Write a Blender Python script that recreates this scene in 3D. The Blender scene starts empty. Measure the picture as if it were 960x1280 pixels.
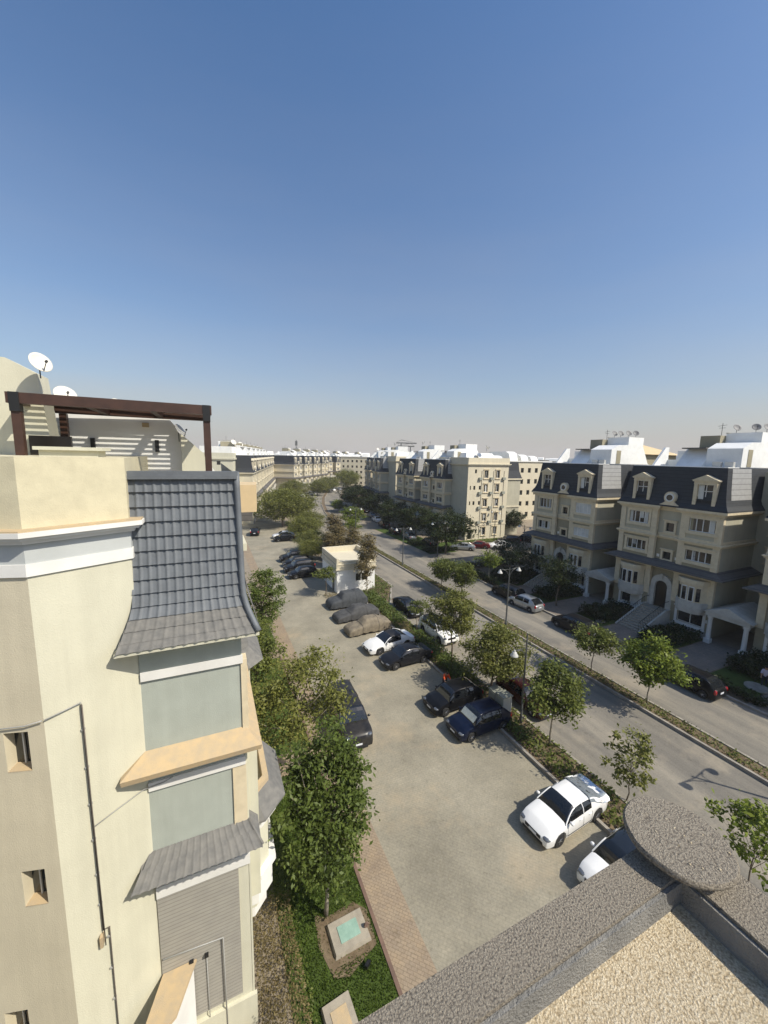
import bpy, math, random
import numpy as np
from mathutils import Vector, Matrix
R=math.radians; PI=math.pi
sc=bpy.context.scene; COL=sc.collection
rnd=random.Random(7)
# ---------------------------------------------------------------- materials
def newmat(n):
    m=bpy.data.materials.new(n); m.use_nodes=True; nt=m.node_tree
    return m,nt,nt.nodes['Principled BSDF']
def ND(nt,t,**k):
    n=nt.nodes.new(t)
    for a,b in k.items():
        if a in n.inputs: n.inputs[a].default_value=b
        else: setattr(n,a,b)
    return n
def ramp(nt,fac,stops):
    r=nt.nodes.new('ShaderNodeValToRGB'); e=r.color_ramp.elements
    e[0].position,e[0].color=stops[0][0],(*stops[0][1],1); e[1].position,e[1].color=stops[-1][0],(*stops[-1][1],1)
    for p,c in stops[1:-1]:
        x=e.new(p); x.color=(*c,1)
    nt.links.new(fac,r.inputs[0]); return r.outputs[0]
def mixc(nt,f,a,b,mode='MIX'):
    m=nt.nodes.new('ShaderNodeMix'); m.data_type='RGBA'; m.blend_type=mode
    for s,v in ((0,f),(6,a),(7,b)):
        if hasattr(v,'links'): nt.links.new(v,m.inputs[s])
        else: m.inputs[s].default_value=v if s==0 else (*v,1)
    return m.outputs[2]
def coords(nt,scale=(1,1,1)):
    tc=nt.nodes.new('ShaderNodeTexCoord'); mp=nt.nodes.new('ShaderNodeMapping'); mp.inputs['Scale'].default_value=scale
    nt.links.new(tc.outputs['Object'],mp.inputs[0]); return mp.outputs[0]
def noise(nt,co,s,d=6,r=.6):
    n=ND(nt,'ShaderNodeTexNoise',Scale=s,Detail=d,Roughness=r); nt.links.new(co,n.inputs['Vector']); return n.outputs['Fac']
def stucco(n,c,c2=None,s=1.2,bump=.3,bs=40,rough=.9,amt=.45,streak=False):
    m,nt,b=newmat(n); co=coords(nt)
    c2=c2 or tuple(v*.8 for v in c)
    f=noise(nt,co,s)
    base=ramp(nt,f,[(.35,c2),(.62,c)])
    if streak:
        f2=noise(nt,coords(nt,(2.5,2.5,.15)),1.6)
        base=mixc(nt,amt*.6,base,ramp(nt,f2,[(.4,tuple(v*.8 for v in c)),(.6,c)]))
    nt.links.new(base,b.inputs['Base Color']); b.inputs['Roughness'].default_value=rough
    if bump:
        bp=ND(nt,'ShaderNodeBump',Strength=bump,Distance=.02); nt.links.new(noise(nt,co,bs,4),bp.inputs['Height']); nt.links.new(bp.outputs[0],b.inputs['Normal'])
    return m
def plain(n,c,rough=.5,metal=0,coat=0,spec=.5):
    m,nt,b=newmat(n); b.inputs['Base Color'].default_value=(*c,1); b.inputs['Roughness'].default_value=rough; b.inputs['Metallic'].default_value=metal
    b.inputs['Coat Weight'].default_value=coat; b.inputs['Coat Roughness'].default_value=.05; b.inputs['Specular IOR Level'].default_value=spec; return m
def paint(n,c,metal=0,dust=.25):
    m,nt,b=newmat(n); co=coords(nt)
    f=ramp(nt,noise(nt,co,2.2,8,.7),[(.35,(0,0,0)),(.75,(dust,)*3)])
    nt.links.new(mixc(nt,f,c,(.38,.33,.26)),b.inputs['Base Color'])
    b.inputs['Metallic'].default_value=metal; b.inputs['Roughness'].default_value=.28; b.inputs['Specular IOR Level'].default_value=.2; b.inputs['Coat Weight'].default_value=.14 if c[0]<.2 else .5; b.inputs['Coat Roughness'].default_value=.08
    return m
def leafmat(n,c1,c2,c3,tr=.2):
    c1,c2,c3=[tuple(v*.95 for v in q) for q in (c1,c2,c3)]; c1=tuple(v*.8 for v in c1)
    m,nt,b=newmat(n); g=nt.nodes.new('ShaderNodeNewGeometry')
    oi=nt.nodes.new('ShaderNodeObjectInfo')
    base=ramp(nt,g.outputs['Random Per Island'],[(0,c1),(.55,c2),(1,c3)])
    f=noise(nt,coords(nt),.9,3)
    base=mixc(nt,ramp(nt,f,[(.4,(0,0,0)),(.62,(.55,)*3)]),base,c3)
    nt.links.new(base,b.inputs['Base Color']); b.inputs['Roughness'].default_value=.5; b.inputs['Specular IOR Level'].default_value=.2
    t=nt.nodes.new('ShaderNodeBsdfTranslucent'); nt.links.new(mixc(nt,.35,base,(.30,.36,.04)),t.inputs[0])
    mx=nt.nodes.new('ShaderNodeMixShader'); mx.inputs[0].default_value=tr
    out=nt.nodes['Material Output']; nt.links.new(b.outputs[0],mx.inputs[1]); nt.links.new(t.outputs[0],mx.inputs[2]); nt.links.new(mx.outputs[0],out.inputs[0])
    return m
def wavy(n,c,c2,period=.36):   # roof covering laid in horizontal courses
    m,nt,b=newmat(n); tc=nt.nodes.new('ShaderNodeTexCoord'); sp=nt.nodes.new('ShaderNodeSeparateXYZ'); nt.links.new(tc.outputs['Object'],sp.inputs[0])
    d=ND(nt,'ShaderNodeMath',operation='DIVIDE'); nt.links.new(sp.outputs[2],d.inputs[0]); d.inputs[1].default_value=period
    fr=ND(nt,'ShaderNodeMath',operation='FRACT'); nt.links.new(d.outputs[0],fr.inputs[0])
    line=ramp(nt,fr.outputs[0],[(0,(0,0,0)),(.09,(0,0,0)),(.14,(1,1,1)),(1,(1,1,1))])
    base=ramp(nt,noise(nt,coords(nt),2.5),[(.35,c2),(.6,c)])
    nt.links.new(mixc(nt,line,tuple(v*.45 for v in c),base),b.inputs['Base Color']); b.inputs['Roughness'].default_value=.75
    bp=ND(nt,'ShaderNodeBump',Strength=.5,Distance=.03); nt.links.new(fr.outputs[0],bp.inputs['Height']); nt.links.new(bp.outputs[0],b.inputs['Normal'])
    return m
def ground(n,stops,s1,s2,brick=None,bump=.2,stretch=(1,1,1),rough=.95,dust=None):
    m,nt,b=newmat(n); co=coords(nt,stretch); cu=coords(nt)
    base=ramp(nt,noise(nt,co,s1,8,.62),stops)
    fine=noise(nt,cu,s2,5,.7)
    base=mixc(nt,.8,base,ramp(nt,fine,[(.3,(.72,.72,.72)),(.7,(1.12,1.12,1.12))]),'MULTIPLY')
    if dust:
        base=mixc(nt,ramp(nt,noise(nt,cu,dust[1],7,.7),[(dust[2],(0,0,0)),(dust[2]+.16,(.75,)*3)]),base,dust[0])
    if dust:
        base=mixc(nt,.75,base,ramp(nt,noise(nt,cu,2.3,5,.75),[(.28,(.66,.65,.62)),(.42,(1,1,1)),(.7,(1.06,1.05,1.03))]),'MULTIPLY')
    if brick:
        bt=ND(nt,'ShaderNodeTexBrick',Scale=1.0); bt.inputs['Color1'].default_value=(1.06,1.04,1,1); bt.inputs['Color2'].default_value=(.86,.86,.88,1); bt.inputs['Mortar'].default_value=(.62,.6,.56,1)
        bt.inputs['Mortar Size'].default_value=.012; bt.inputs['Brick Width'].default_value=brick[0]; bt.inputs['Row Height'].default_value=brick[1]
        mp=nt.nodes.new('ShaderNodeMapping'); mp.inputs['Rotation'].default_value=(0,0,brick[2]); nt.links.new(cu,mp.inputs[0]); nt.links.new(mp.outputs[0],bt.inputs[0])
        base=mixc(nt,brick[3],base,bt.outputs[0],'MULTIPLY')
    nt.links.new(base,b.inputs['Base Color']); b.inputs['Roughness'].default_value=rough; b.inputs['Specular IOR Level'].default_value=.25
    bp=ND(nt,'ShaderNodeBump',Strength=bump,Distance=.02); nt.links.new(fine,bp.inputs['Height']); nt.links.new(bp.outputs[0],b.inputs['Normal'])
    return m
M={}
M['cream']=stucco('cream_stucco',(.60,.58,.45),(.55,.53,.41),streak=True)
M['creamshade']=stucco('cream_stucco_shaded',(.64,.575,.42),(.58,.52,.38),streak=True)  # shaded copy of cream stucco, left tower face's light put into its tint
M['parapet']=stucco('mottled_parapet_stucco',(.59,.54,.375),(.52,.475,.33),s=3)
M['panel']=stucco('pale_green_grey_render',(.40,.43,.375),(.36,.385,.335),s=2,streak=True)
M['white']=stucco('white_trim',(.74,.73,.69),(.66,.65,.61),bump=.1)
M['stone']=stucco('weathered_pale_stone',(.52,.50,.44),(.42,.40,.35),s=2,bump=.1)
M['fascia']=stucco('shaded_fascia',(.47,.49,.48),(.42,.44,.43),bump=.1)  # white trim greyed: shade below the cornice is put into this colour
M['whitewall']=stucco('white_wall',(.80,.80,.77),(.72,.72,.69),bump=.1)
M['trim']=stucco('ochre_stone_trim',(.66,.565,.39),(.57,.485,.33),s=3,bump=.15)
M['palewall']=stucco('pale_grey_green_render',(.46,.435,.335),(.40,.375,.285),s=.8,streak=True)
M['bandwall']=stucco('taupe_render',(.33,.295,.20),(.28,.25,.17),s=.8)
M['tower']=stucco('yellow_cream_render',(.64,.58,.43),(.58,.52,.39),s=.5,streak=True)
M['ochre']=stucco('dusty_ochre_ledge',(.50,.375,.215),(.42,.335,.22),s=4,bs=60)
M['tan']=stucco('tan_wall',(.62,.47,.27),(.56,.43,.25),s=1)
M['slate']=wavy('slate_blue_roof',(.030,.034,.040),(.024,.028,.033))
M['tile']=stucco('blue_grey_tile',(.135,.148,.160),(.11,.12,.13),s=3,bump=.15,rough=.6)
M['tiledust']=stucco('dusty_grey_tile',(.185,.178,.162),(.135,.133,.125),s=5,bump=.2)
M['palecourses']=wavy('pale_lap_courses',(.36,.36,.35),(.31,.31,.30),.52)  # pale roof courses with sunlight put into the colour; curtains reuse it
M['darkledge']=wavy('dark_ledge_tiles',(.12,.11,.10),(.09,.085,.08),.3)
M['corr']=wavy('ribbed_grey_render',(.40,.38,.33),(.36,.34,.30),.115)
M['glass']=plain('window_glass',(.02,.022,.022),.06,0,0,.8)
M['shutter']=stucco('white_shutter',(.62,.62,.58),bump=0)
M['carglass']=plain('car_glass',(.012,.014,.016),.04,0,.5)
M['wood']=stucco('dark_brown_timber',(.060,.028,.018),(.042,.02,.013),s=4,bump=.1,rough=.5)
M['black']=plain('black_metal',(.012,.012,.012),.45)
M['darkbronze']=plain('dark_door',(.025,.018,.012),.35)
M['rubber']=plain('tyre_rubber',(.02,.02,.02),.85)
M['rim']=plain('alloy_rim',(.45,.45,.46),.3,.8)
M['chrome']=plain('bright_metal',(.6,.6,.6),.15,1)
M['lamp']=plain('headlight_glass',(.13,.14,.155),.06,.3,.8)
M['red']=plain('tail_light_red',(.35,.01,.01),.15,0,.8)
M['plate']=plain('plate_white',(.7,.72,.75),.4)
M['plastic']=plain('dark_plastic',(.02,.02,.022),.6)
M['poleg']=plain('grey_pole_paint',(.10,.105,.10),.5,.3)
M['lampwhite']=plain('pale_lamp_shade',(.45,.45,.42),.45)
M['dish']=stucco('dish_cream',(.68,.66,.58),(.6,.57,.5),s=8,bump=0,rough=.5)
M['dishgrey']=plain('grey_dish',(.16,.16,.16),.6)
M['bark']=stucco('tree_bark',(.20,.155,.11),(.12,.095,.07),s=6,bump=.6,bs=20)
M['barkpale']=stucco('pale_tree_bark',(.36,.31,.24),(.22,.19,.14),s=6,bump=.5,bs=20)
M['concrete']=stucco('dusty_concrete',(.36,.32,.25),(.27,.24,.19),s=3,bump=.4)
M['kerb']=stucco('kerb_concrete',(.34,.31,.26),(.22,.20,.17),s=1.5,bump=.4)
M['kerbdark']=stucco('shaded_kerb',(.16,.13,.10),(.10,.085,.07),s=2,bump=.4)  # kerb concrete darkened to carry its street face's shade; not assigned
M['kerbred']=stucco('red_brown_kerb',(.19,.12,.085),(.13,.085,.065),s=2)
M['teal']=stucco('faded_teal_cover',(.28,.42,.34),(.22,.35,.28),s=4,bump=.1)
M['tealglass']=plain('pale_green_glass',(.30,.42,.38),.15,0,.3)
M['greybox']=stucco('grey_green_cabinet',(.30,.31,.26),bump=0)
M['skin']=plain('skin',(.32,.18,.11),.6); M['orange']=stucco('orange_cloth',(.72,.10,.02),(.6,.07,.015),bump=.3,bs=25)
M['trouser']=plain('dark_cloth',(.03,.03,.04),.9); M['lilac']=plain('pale_lilac_cloth',(.55,.5,.6),.9); M['hair']=plain('dark_hair',(.012,.01,.008),.7)
M['coverdark']=stucco('charcoal_cover_cloth',(.075,.075,.075),(.05,.05,.05),s=3,bump=.6,bs=14)
M['covergrey']=stucco('dark_grey_cover_cloth',(.06,.065,.07),(.04,.045,.05),s=3,bump=.6,bs=14)
M['covertan']=stucco('dusty_brown_cover_cloth',(.22,.185,.13),(.15,.125,.09),s=3,bump=.6,bs=14)
M['foil']=plain('silver_sheet',(.55,.62,.68),.25,.75)
M['duct']=plain('pale_grey_conduit',(.33,.33,.31),.5)
M['rust']=stucco('dark_conduit',(.13,.11,.09),bump=0)
P_white=paint('white_car_paint',(.80,.80,.78),0,.08); P_black=paint('black_car_paint',(.006,.0065,.008),0,.015); P_navy=paint('navy_car_paint',(.004,.008,.024),0,.015)
P_char=paint('charcoal_car_paint',(.012,.013,.016),.1,.02); P_silver=paint('silver_car_paint',(.38,.40,.41),.6,.1); P_red=paint('dark_red_car_paint',(.10,.008,.010),.1,.04); P_maroon=paint('maroon_car_paint',(.035,.006,.006),.1,.03); P_dusty=paint('dusty_black_paint',(.015,.015,.016),.0,.10)
M['leafdeep']=leafmat('deep_green_leaf',(.045,.07,.014),(.08,.115,.025),(.125,.16,.036))
M['leafmid']=leafmat('mid_green_leaf',(.045,.06,.014),(.095,.12,.026),(.16,.18,.04))
M['leafolive']=leafmat('olive_leaf',(.075,.085,.02),(.135,.148,.032),(.21,.21,.055))
M['leafbright']=leafmat('bright_green_leaf',(.06,.09,.014),(.12,.165,.022),(.20,.24,.035))
M['leafdry']=leafmat('dry_brown_leaf',(.10,.075,.035),(.15,.115,.05),(.20,.16,.07),.1)
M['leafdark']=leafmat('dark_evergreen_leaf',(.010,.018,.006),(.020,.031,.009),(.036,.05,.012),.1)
M['grassblade']=leafmat('lawn_blade',(.045,.08,.012),(.075,.125,.018),(.12,.17,.03),.2)
# roughcast for the near roof
def roughcast(n,stops,scale,strength,dist=.012,patch=None):
    m,nt,b=newmat(n); co=coords(nt)
    v=ND(nt,'ShaderNodeTexVoronoi',Scale=scale); nt.links.new(co,v.inputs['Vector'])
    f=noise(nt,co,scale*.9,6,.75)
    mu=ND(nt,'ShaderNodeMath',operation='MULTIPLY_ADD'); nt.links.new(f,mu.inputs[0]); mu.inputs[1].default_value=1.2
    sb=ND(nt,'ShaderNodeMath',operation='MULTIPLY'); nt.links.new(v.outputs['Distance'],sb.inputs[0]); sb.inputs[1].default_value=-.45; nt.links.new(sb.outputs[0],mu.inputs[2])
    base=ramp(nt,mu.outputs[0],stops)
    if patch: base=mixc(nt,ramp(nt,noise(nt,co,patch[1],4),[(patch[2],(0,0,0)),(patch[2]+.12,(.7,)*3)]),base,patch[0])
    nt.links.new(base,b.inputs['Base Color']); b.inputs['Roughness'].default_value=.95
    bp=ND(nt,'ShaderNodeBump',Strength=strength,Distance=dist); nt.links.new(mu.outputs[0],bp.inputs['Height']); nt.links.new(bp.outputs[0],b.inputs['Normal'])
    return m
M['rough']=roughcast('grey_roughcast',[(.12,(.13,.11,.085)),(.38,(.33,.285,.22)),(.68,(.50,.44,.34))],185,1,.010,((.46,.36,.20),9,.66))
M['roughlight']=roughcast('sandy_roughcast',[(.12,(.42,.32,.19)),(.36,(.70,.575,.38)),(.62,(.90,.80,.60))],165,1,.010,((.62,.43,.22),6,.62))
M['bitumen']=stucco('grey_membrane',(.27,.26,.235),(.19,.185,.17),s=8,bump=.8,bs=120)
M['soil']=ground('dry_soil',[(.3,(.12,.085,.05)),(.7,(.22,.17,.11))],1.5,12,bump=.6)
M['desert']=ground('pale_dusty_ground',[(.3,(.24,.20,.15)),(.7,(.32,.27,.20))],.02,1.5)
M['paver']=ground('parking_pavers',[(.3,(.222,.203,.155)),(.5,(.290,.266,.203)),(.7,(.36,.328,.25))],.30,9,(.24,.12,.785,.32),.25,dust=((.40,.33,.225),.16,.53))
M['brickwalk']=ground('brick_walk',[(.3,(.275,.215,.155)),(.7,(.345,.28,.20))],.9,14,(.22,.11,.785,.65),.3,dust=((.34,.26,.17),.8,.48))
M['asphalt']=ground('dusty_asphalt',[(.34,(.150,.140,.122)),(.5,(.215,.198,.165)),(.66,(.30,.27,.215))],.55,16,None,.3,(1,.10,1),dust=((.33,.285,.215),.16,.52))
M['lawn']=ground('lawn_ground',[(.3,(.045,.07,.014)),(.6,(.065,.10,.018)),(.8,(.12,.115,.04))],1.1,30,bump=.6)
M['gardenpath']=ground('garden_paving',[(.3,(.20,.17,.14)),(.7,(.27,.23,.19))],.6,8,(.4,.4,0,.6),.2)
# ---------------------------------------------------------------- mesh helper
class MB:
    def __init__(s): s.v=[]; s.f=[]
    def poly(s,pts):
        n=len(s.v); s.v+= [tuple(p) for p in pts]; s.f.append(tuple(range(n,n+len(pts)))); return s
    def box(s,x0,y0,z0,x1,y1,z1):
        n=len(s.v); s.v+=[(x,y,z) for z in (z0,z1) for x,y in ((x0,y0),(x1,y0),(x1,y1),(x0,y1))]
        s.f+=[tuple(n+i for i in q) for q in ((3,2,1,0),(4,5,6,7),(0,1,5,4),(1,2,6,5),(2,3,7,6),(3,0,4,7))]; return s
    def prism(s,pts,lo,hi,axis='z'):
        mp={'z':lambda a,b,c:(a,b,c),'y':lambda a,b,c:(a,c,b),'x':lambda a,b,c:(c,a,b)}[axis]
        n=len(s.v); k=len(pts); s.v+=[mp(a,b,lo) for a,b in pts]+[mp(a,b,hi) for a,b in pts]
        s.f.append(tuple(range(n+k-1,n-1,-1))); s.f.append(tuple(range(n+k,n+2*k)))
        s.f+=[(n+i,n+(i+1)%k,n+k+(i+1)%k,n+k+i) for i in range(k)]; return s
    def rings(s,rs,cap=True,closed=True):
        n=len(s.v); k=len(rs[0])
        for r in rs: s.v+=[tuple(p) for p in r]
        for i in range(len(rs)-1):
            for j in range(k if closed else k-1):
                a=n+i*k+j; b=n+i*k+(j+1)%k; s.f.append((a,b,b+k,a+k))
        if cap: s.f.append(tuple(range(n+k-1,n-1,-1))); m=n+(len(rs)-1)*k; s.f.append(tuple(range(m,m+k)))
        return s
    def tube(s,pts,rad,k=8,cap=True):
        pts=[Vector(p) for p in pts]; rs=[]
        if not hasattr(rad,'__len__'): rad=[rad]*len(pts)
        for i,p in enumerate(pts):
            d=(pts[min(i+1,len(pts)-1)]-pts[max(i-1,0)]).normalized(); a=d.orthogonal() if i==0 else (a-d*a.dot(d)); a.normalize(); b=d.cross(a)
            rs.append([p+(a*math.cos(t)+b*math.sin(t))*rad[i] for t in [2*PI*j/k for j in range(k)]])
        return s.rings(rs,cap)
    def lathe(s,prof,c=(0,0,0),k=24,axis=(0,0,1)):
        q=Vector((0,0,1)).rotation_difference(Vector(axis)); rs=[[Vector(c)+q@Vector((r*math.cos(2*PI*j/k),r*math.sin(2*PI*j/k),z)) for j in range(k)] for r,z in prof]
        return s.rings(rs)
    def ball(s,c,r,k=12,m=7):
        r=r if hasattr(r,'__len__') else (r,r,r)
        return s.rings([[(c[0]+r[0]*math.sin(PI*i/m)*math.cos(2*PI*j/k),c[1]+r[1]*math.sin(PI*i/m)*math.sin(2*PI*j/k),c[2]-r[2]*math.cos(PI*i/m)) for j in range(k)] for i in [.08]+list(range(1,m))+[m-.08]])
    def xform(s,mat,start=0):
        for i in range(start,len(s.v)): s.v[i]=tuple(mat@Vector(s.v[i]))
        return s
    def build(s,name,mat,parent=None,smooth=False,ang=None):
        me=bpy.data.meshes.new(name); me.from_pydata(s.v,[],s.f); me.materials.append(M[mat] if isinstance(mat,str) else mat); me.update()
        if smooth:
            me.polygons.foreach_set('use_smooth',[True]*len(me.polygons))
            if ang: me.set_sharp_from_angle(angle=R(ang))
        o=bpy.data.objects.new(name,me); COL.objects.link(o); o.parent=parent; return o
def wallholes(mb,x0,x1,z0,z1,y,holes,rev=.22,axis='y'):
    """flat wall in the plane y with rectangular openings and their reveals, facing -y"""
    T=(lambda x,yy,z:(x,yy,z)) if axis=='y' else (lambda x,yy,z:(yy,x,z))
    xs=sorted({x0,x1}|{h[0] for h in holes}|{h[1] for h in holes}); zs=sorted({z0,z1}|{h[2] for h in holes}|{h[3] for h in holes})
    for i in range(len(xs)-1):
        for j in range(len(zs)-1):
            cx=(xs[i]+xs[i+1])/2; cz=(zs[j]+zs[j+1])/2
            if any(h[0]<cx<h[1] and h[2]<cz<h[3] for h in holes): continue
            mb.poly([T(xs[i],y,zs[j]),T(xs[i+1],y,zs[j]),T(xs[i+1],y,zs[j+1]),T(xs[i],y,zs[j+1])])
    for a,b,c,d in holes:
        for p,q in (((a,c),(b,c)),((b,c),(b,d)),((b,d),(a,d)),((a,d),(a,c))):
            mb.poly([T(p[0],y,p[1]),T(q[0],y,q[1]),T(q[0],y+rev,q[1]),T(p[0],y+rev,p[1])])
def tag(o,label=None,cat=None,group=None,kind=None):
    for k,v in (('label',label),('category',cat),('group',group),('kind',kind)):
        if v: o[k]=v
    return o
def thing(name,label,cat,loc=(0,0,0),rz=0,group=None):
    o=bpy.data.objects.new(name,None); COL.objects.link(o); o.location=loc; o.rotation_euler=(0,0,rz); return tag(o,label,cat,group)
KIDS={}
def kids(o): return [c for c in bpy.data.objects if c.parent is o]
def dup(o,loc,rz=0,label=None,scale=None,group=None):
    global KIDS
    if o.name not in KIDS: KIDS[o.name]=[(c,[(d,None) for d in kids(c)]) for c in kids(o)]
    r=o.copy(); COL.objects.link(r); r.location=loc; r.rotation_euler=(0,0,rz)
    if label: r['label']=label
    if group: r['group']=group
    if scale: r.scale=scale if hasattr(scale,'__len__') else (scale,)*3
    for c,gs in KIDS[o.name]:
        n=c.copy(); COL.objects.link(n); n.parent=r
        for d,_ in gs:
            e=d.copy(); COL.objects.link(e); e.parent=n
    return r
def struct(mb,name,mat): return tag(mb.build(name,mat),kind='structure')
# ---------------------------------------------------------------- ground, street
struct(MB().poly([(-1500,-1500,0),(1500,-1500,0),(1500,1500,0),(-1500,1500,0)]),'ground','desert')
def sheet(name,mat,x0,y0,x1,y1,z): return struct(MB().poly([(x0,y0,z),(x1,y0,z),(x1,y1,z),(x0,y1,z)]),name,mat)
PATH=[(26.6,-60),(26.6,60),(26.7,72),(27.3,84),(28.8,96),(31.4,112),(35.4,130),(41,150),(52,182),(70,225)]
def off(d,path=PATH):
    out=[]
    for i,p in enumerate(path):
        a=path[max(i-1,0)]; b=path[min(i+1,len(path)-1)]; t=Vector((b[0]-a[0],b[1]-a[1])).normalized(); out.append((p[0]+t.y*d,p[1]-t.x*d))
    return out
def strip(name,mat,d0,d1,z,thick=0,y0=None,y1=None,path=PATH):
    A,B=off(d0,path),off(d1,path); mb=MB()
    A=[(p,q) for p,q in zip(A,B)]
    if thick:
        mb.rings([[(*a,z),(*b,z),(*b,z+thick),(*a,z+thick)] for a,b in A])
    else:
        for (a,b),(c,d) in zip(A,A[1:]): mb.poly([(*a,z),(*b,z),(*d,z),(*c,z)])
    return struct(mb,name,mat)
strip('near_road','asphalt',-8.1,0,.012)
strip('far_road','asphalt',1.4,7.4,.012)
strip('median','soil',.15,1.25,.15)
strip('median_kerb','kerb',-.0,.16,.0,.21); strip('median_kerb_far','kerb',1.24,1.4,0,.21)
SP=[(16.1,-40),(16.1,43.2)]
strip('parking_kerb','kerb',0,.16,0,.2,path=SP); strip('strip_kerb','kerb',2.24,2.4,0,.14,path=SP)
strip('planting_strip','soil',.15,2.25,.09,path=SP)
struct(MB().prism([(18.35,38.4),(21.5,44.4),(21.5,66),(18.35,66)],.013,.12),'planting_strip','soil')
struct(MB().rings([[(18.40,38.1,0),(18.62,38.1,0),(18.62,38.1,.17),(18.40,38.1,.17)],[(21.45,44.3,0),(21.67,44.3,0),(21.67,44.3,.17),(21.45,44.3,.17)],[(21.45,66,0),(21.67,66,0),(21.67,66,.17),(21.45,66,.17)]]),'strip_kerb','kerb')
sheet('parking_lot','paver',6.3,-60,16.1,112,.008)
sheet('brick_walk','brickwalk',5.0,-60,6.3,34,.016); sheet('brick_walk','brickwalk',3.2,31.4,6.3,33.4,.020); sheet('cross_walk','brickwalk',.7,18.7,5.0,20.3,.020)
sheet('brick_walk','brickwalk',5.1,34,6.3,95,.016)
sheet('lawn','lawn',1.7,-20,4.85,18.7,.030); sheet('lawn','lawn',1.2,20.3,4.85,31.2,.030); sheet('lawn','lawn',3.0,33.6,4.95,38,.030)
struct(MB().box(4.86,-30,0,4.99,18.6,.07),'lawn_edging','kerbred'); struct(MB().box(4.86,20.4,0,4.99,31.2,.07),'lawn_edging','kerbred')
sheet('side_street','asphalt',33.9,48.5,110,56,.016); sheet('side_parking','asphalt',36,56,70,61.5,.020)
KP=[(34.0,-60),(34.0,48)]; strip('far_kerb','kerb',0,.18,0,.17,path=KP)
sheet('garden_ground','soil',34.2,-60,44,48,.020)
for i,(a,b) in enumerate([(-8,5.6),(6.3,14.2),(19.6,27.3),(32.9,35.2),(36.6,43)]):
    pass
for y in (15.6,28.6,2.4): sheet('garden_path','gardenpath',34.2,y,44,y+3.4,.026)
for y in (9.3,22.0,35.2): sheet('stair_path','gardenpath',34.2,y,39.5,y+2.9,.026)
for y0,y1 in ((5.9,9.2),(12.3,15.5),(19.1,21.9),(25.0,28.5),(32.1,35.1),(38.2,43.6)): sheet('lawn_patch','lawn',35.4,y0,43.3,y1,.033)
sheet('side_verge','lawn',36,61.6,70,64.6,.030); sheet('verge_island','lawn',35.3,57,41,82,.028)
# ---------------------------------------------------------------- leaves
def leafcloud(pts,size,seed,aspect=.5,droop=.4,var=.55):
    """one small folded leaf (two triangles pairs) per point"""
    rg=np.random.default_rng(seed); n=len(pts); pts=np.asarray(pts,float)
    a=rg.uniform(0,2*np.pi,n); el=rg.normal(-.1,.5,n)-droop*.3
    d=np.stack([np.cos(a)*np.cos(el),np.sin(a)*np.cos(el),np.sin(el)],1)
    w=np.cross(d,[0,0,1.]); w/=np.linalg.norm(w,axis=1)[:,None]+1e-6
    up=np.cross(w,d); ro=rg.normal(0,.6,n)[:,None]; w=w*np.cos(ro)+up*np.sin(ro)
    s=(size*rg.uniform(1-var,1+var,n))[:,None]
    v=np.stack([pts,pts+d*s*.5+w*s*aspect*.5,pts+d*s,pts+d*s*.5-w*s*aspect*.5],1).reshape(-1,3)
    return v
def leafmesh(name,v,mat,parent=None):
    n=len(v)//4; me=bpy.data.meshes.new(name); me.vertices.add(len(v)); me.vertices.foreach_set('co',np.asarray(v,'f').ravel())
    me.loops.add(len(v)); me.loops.foreach_set('vertex_index',np.arange(len(v),dtype='i')); me.polygons.add(n)
    me.polygons.foreach_set('loop_start',np.arange(0,len(v),4,dtype='i')); me.polygons.foreach_set('loop_total',np.full(n,4,'i'))
    me.materials.append(M[mat] if isinstance(mat,str) else mat); me.update(calc_edges=True); me.validate()
    o=bpy.data.objects.new(name,me); COL.objects.link(o); o.parent=parent; return o
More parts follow.
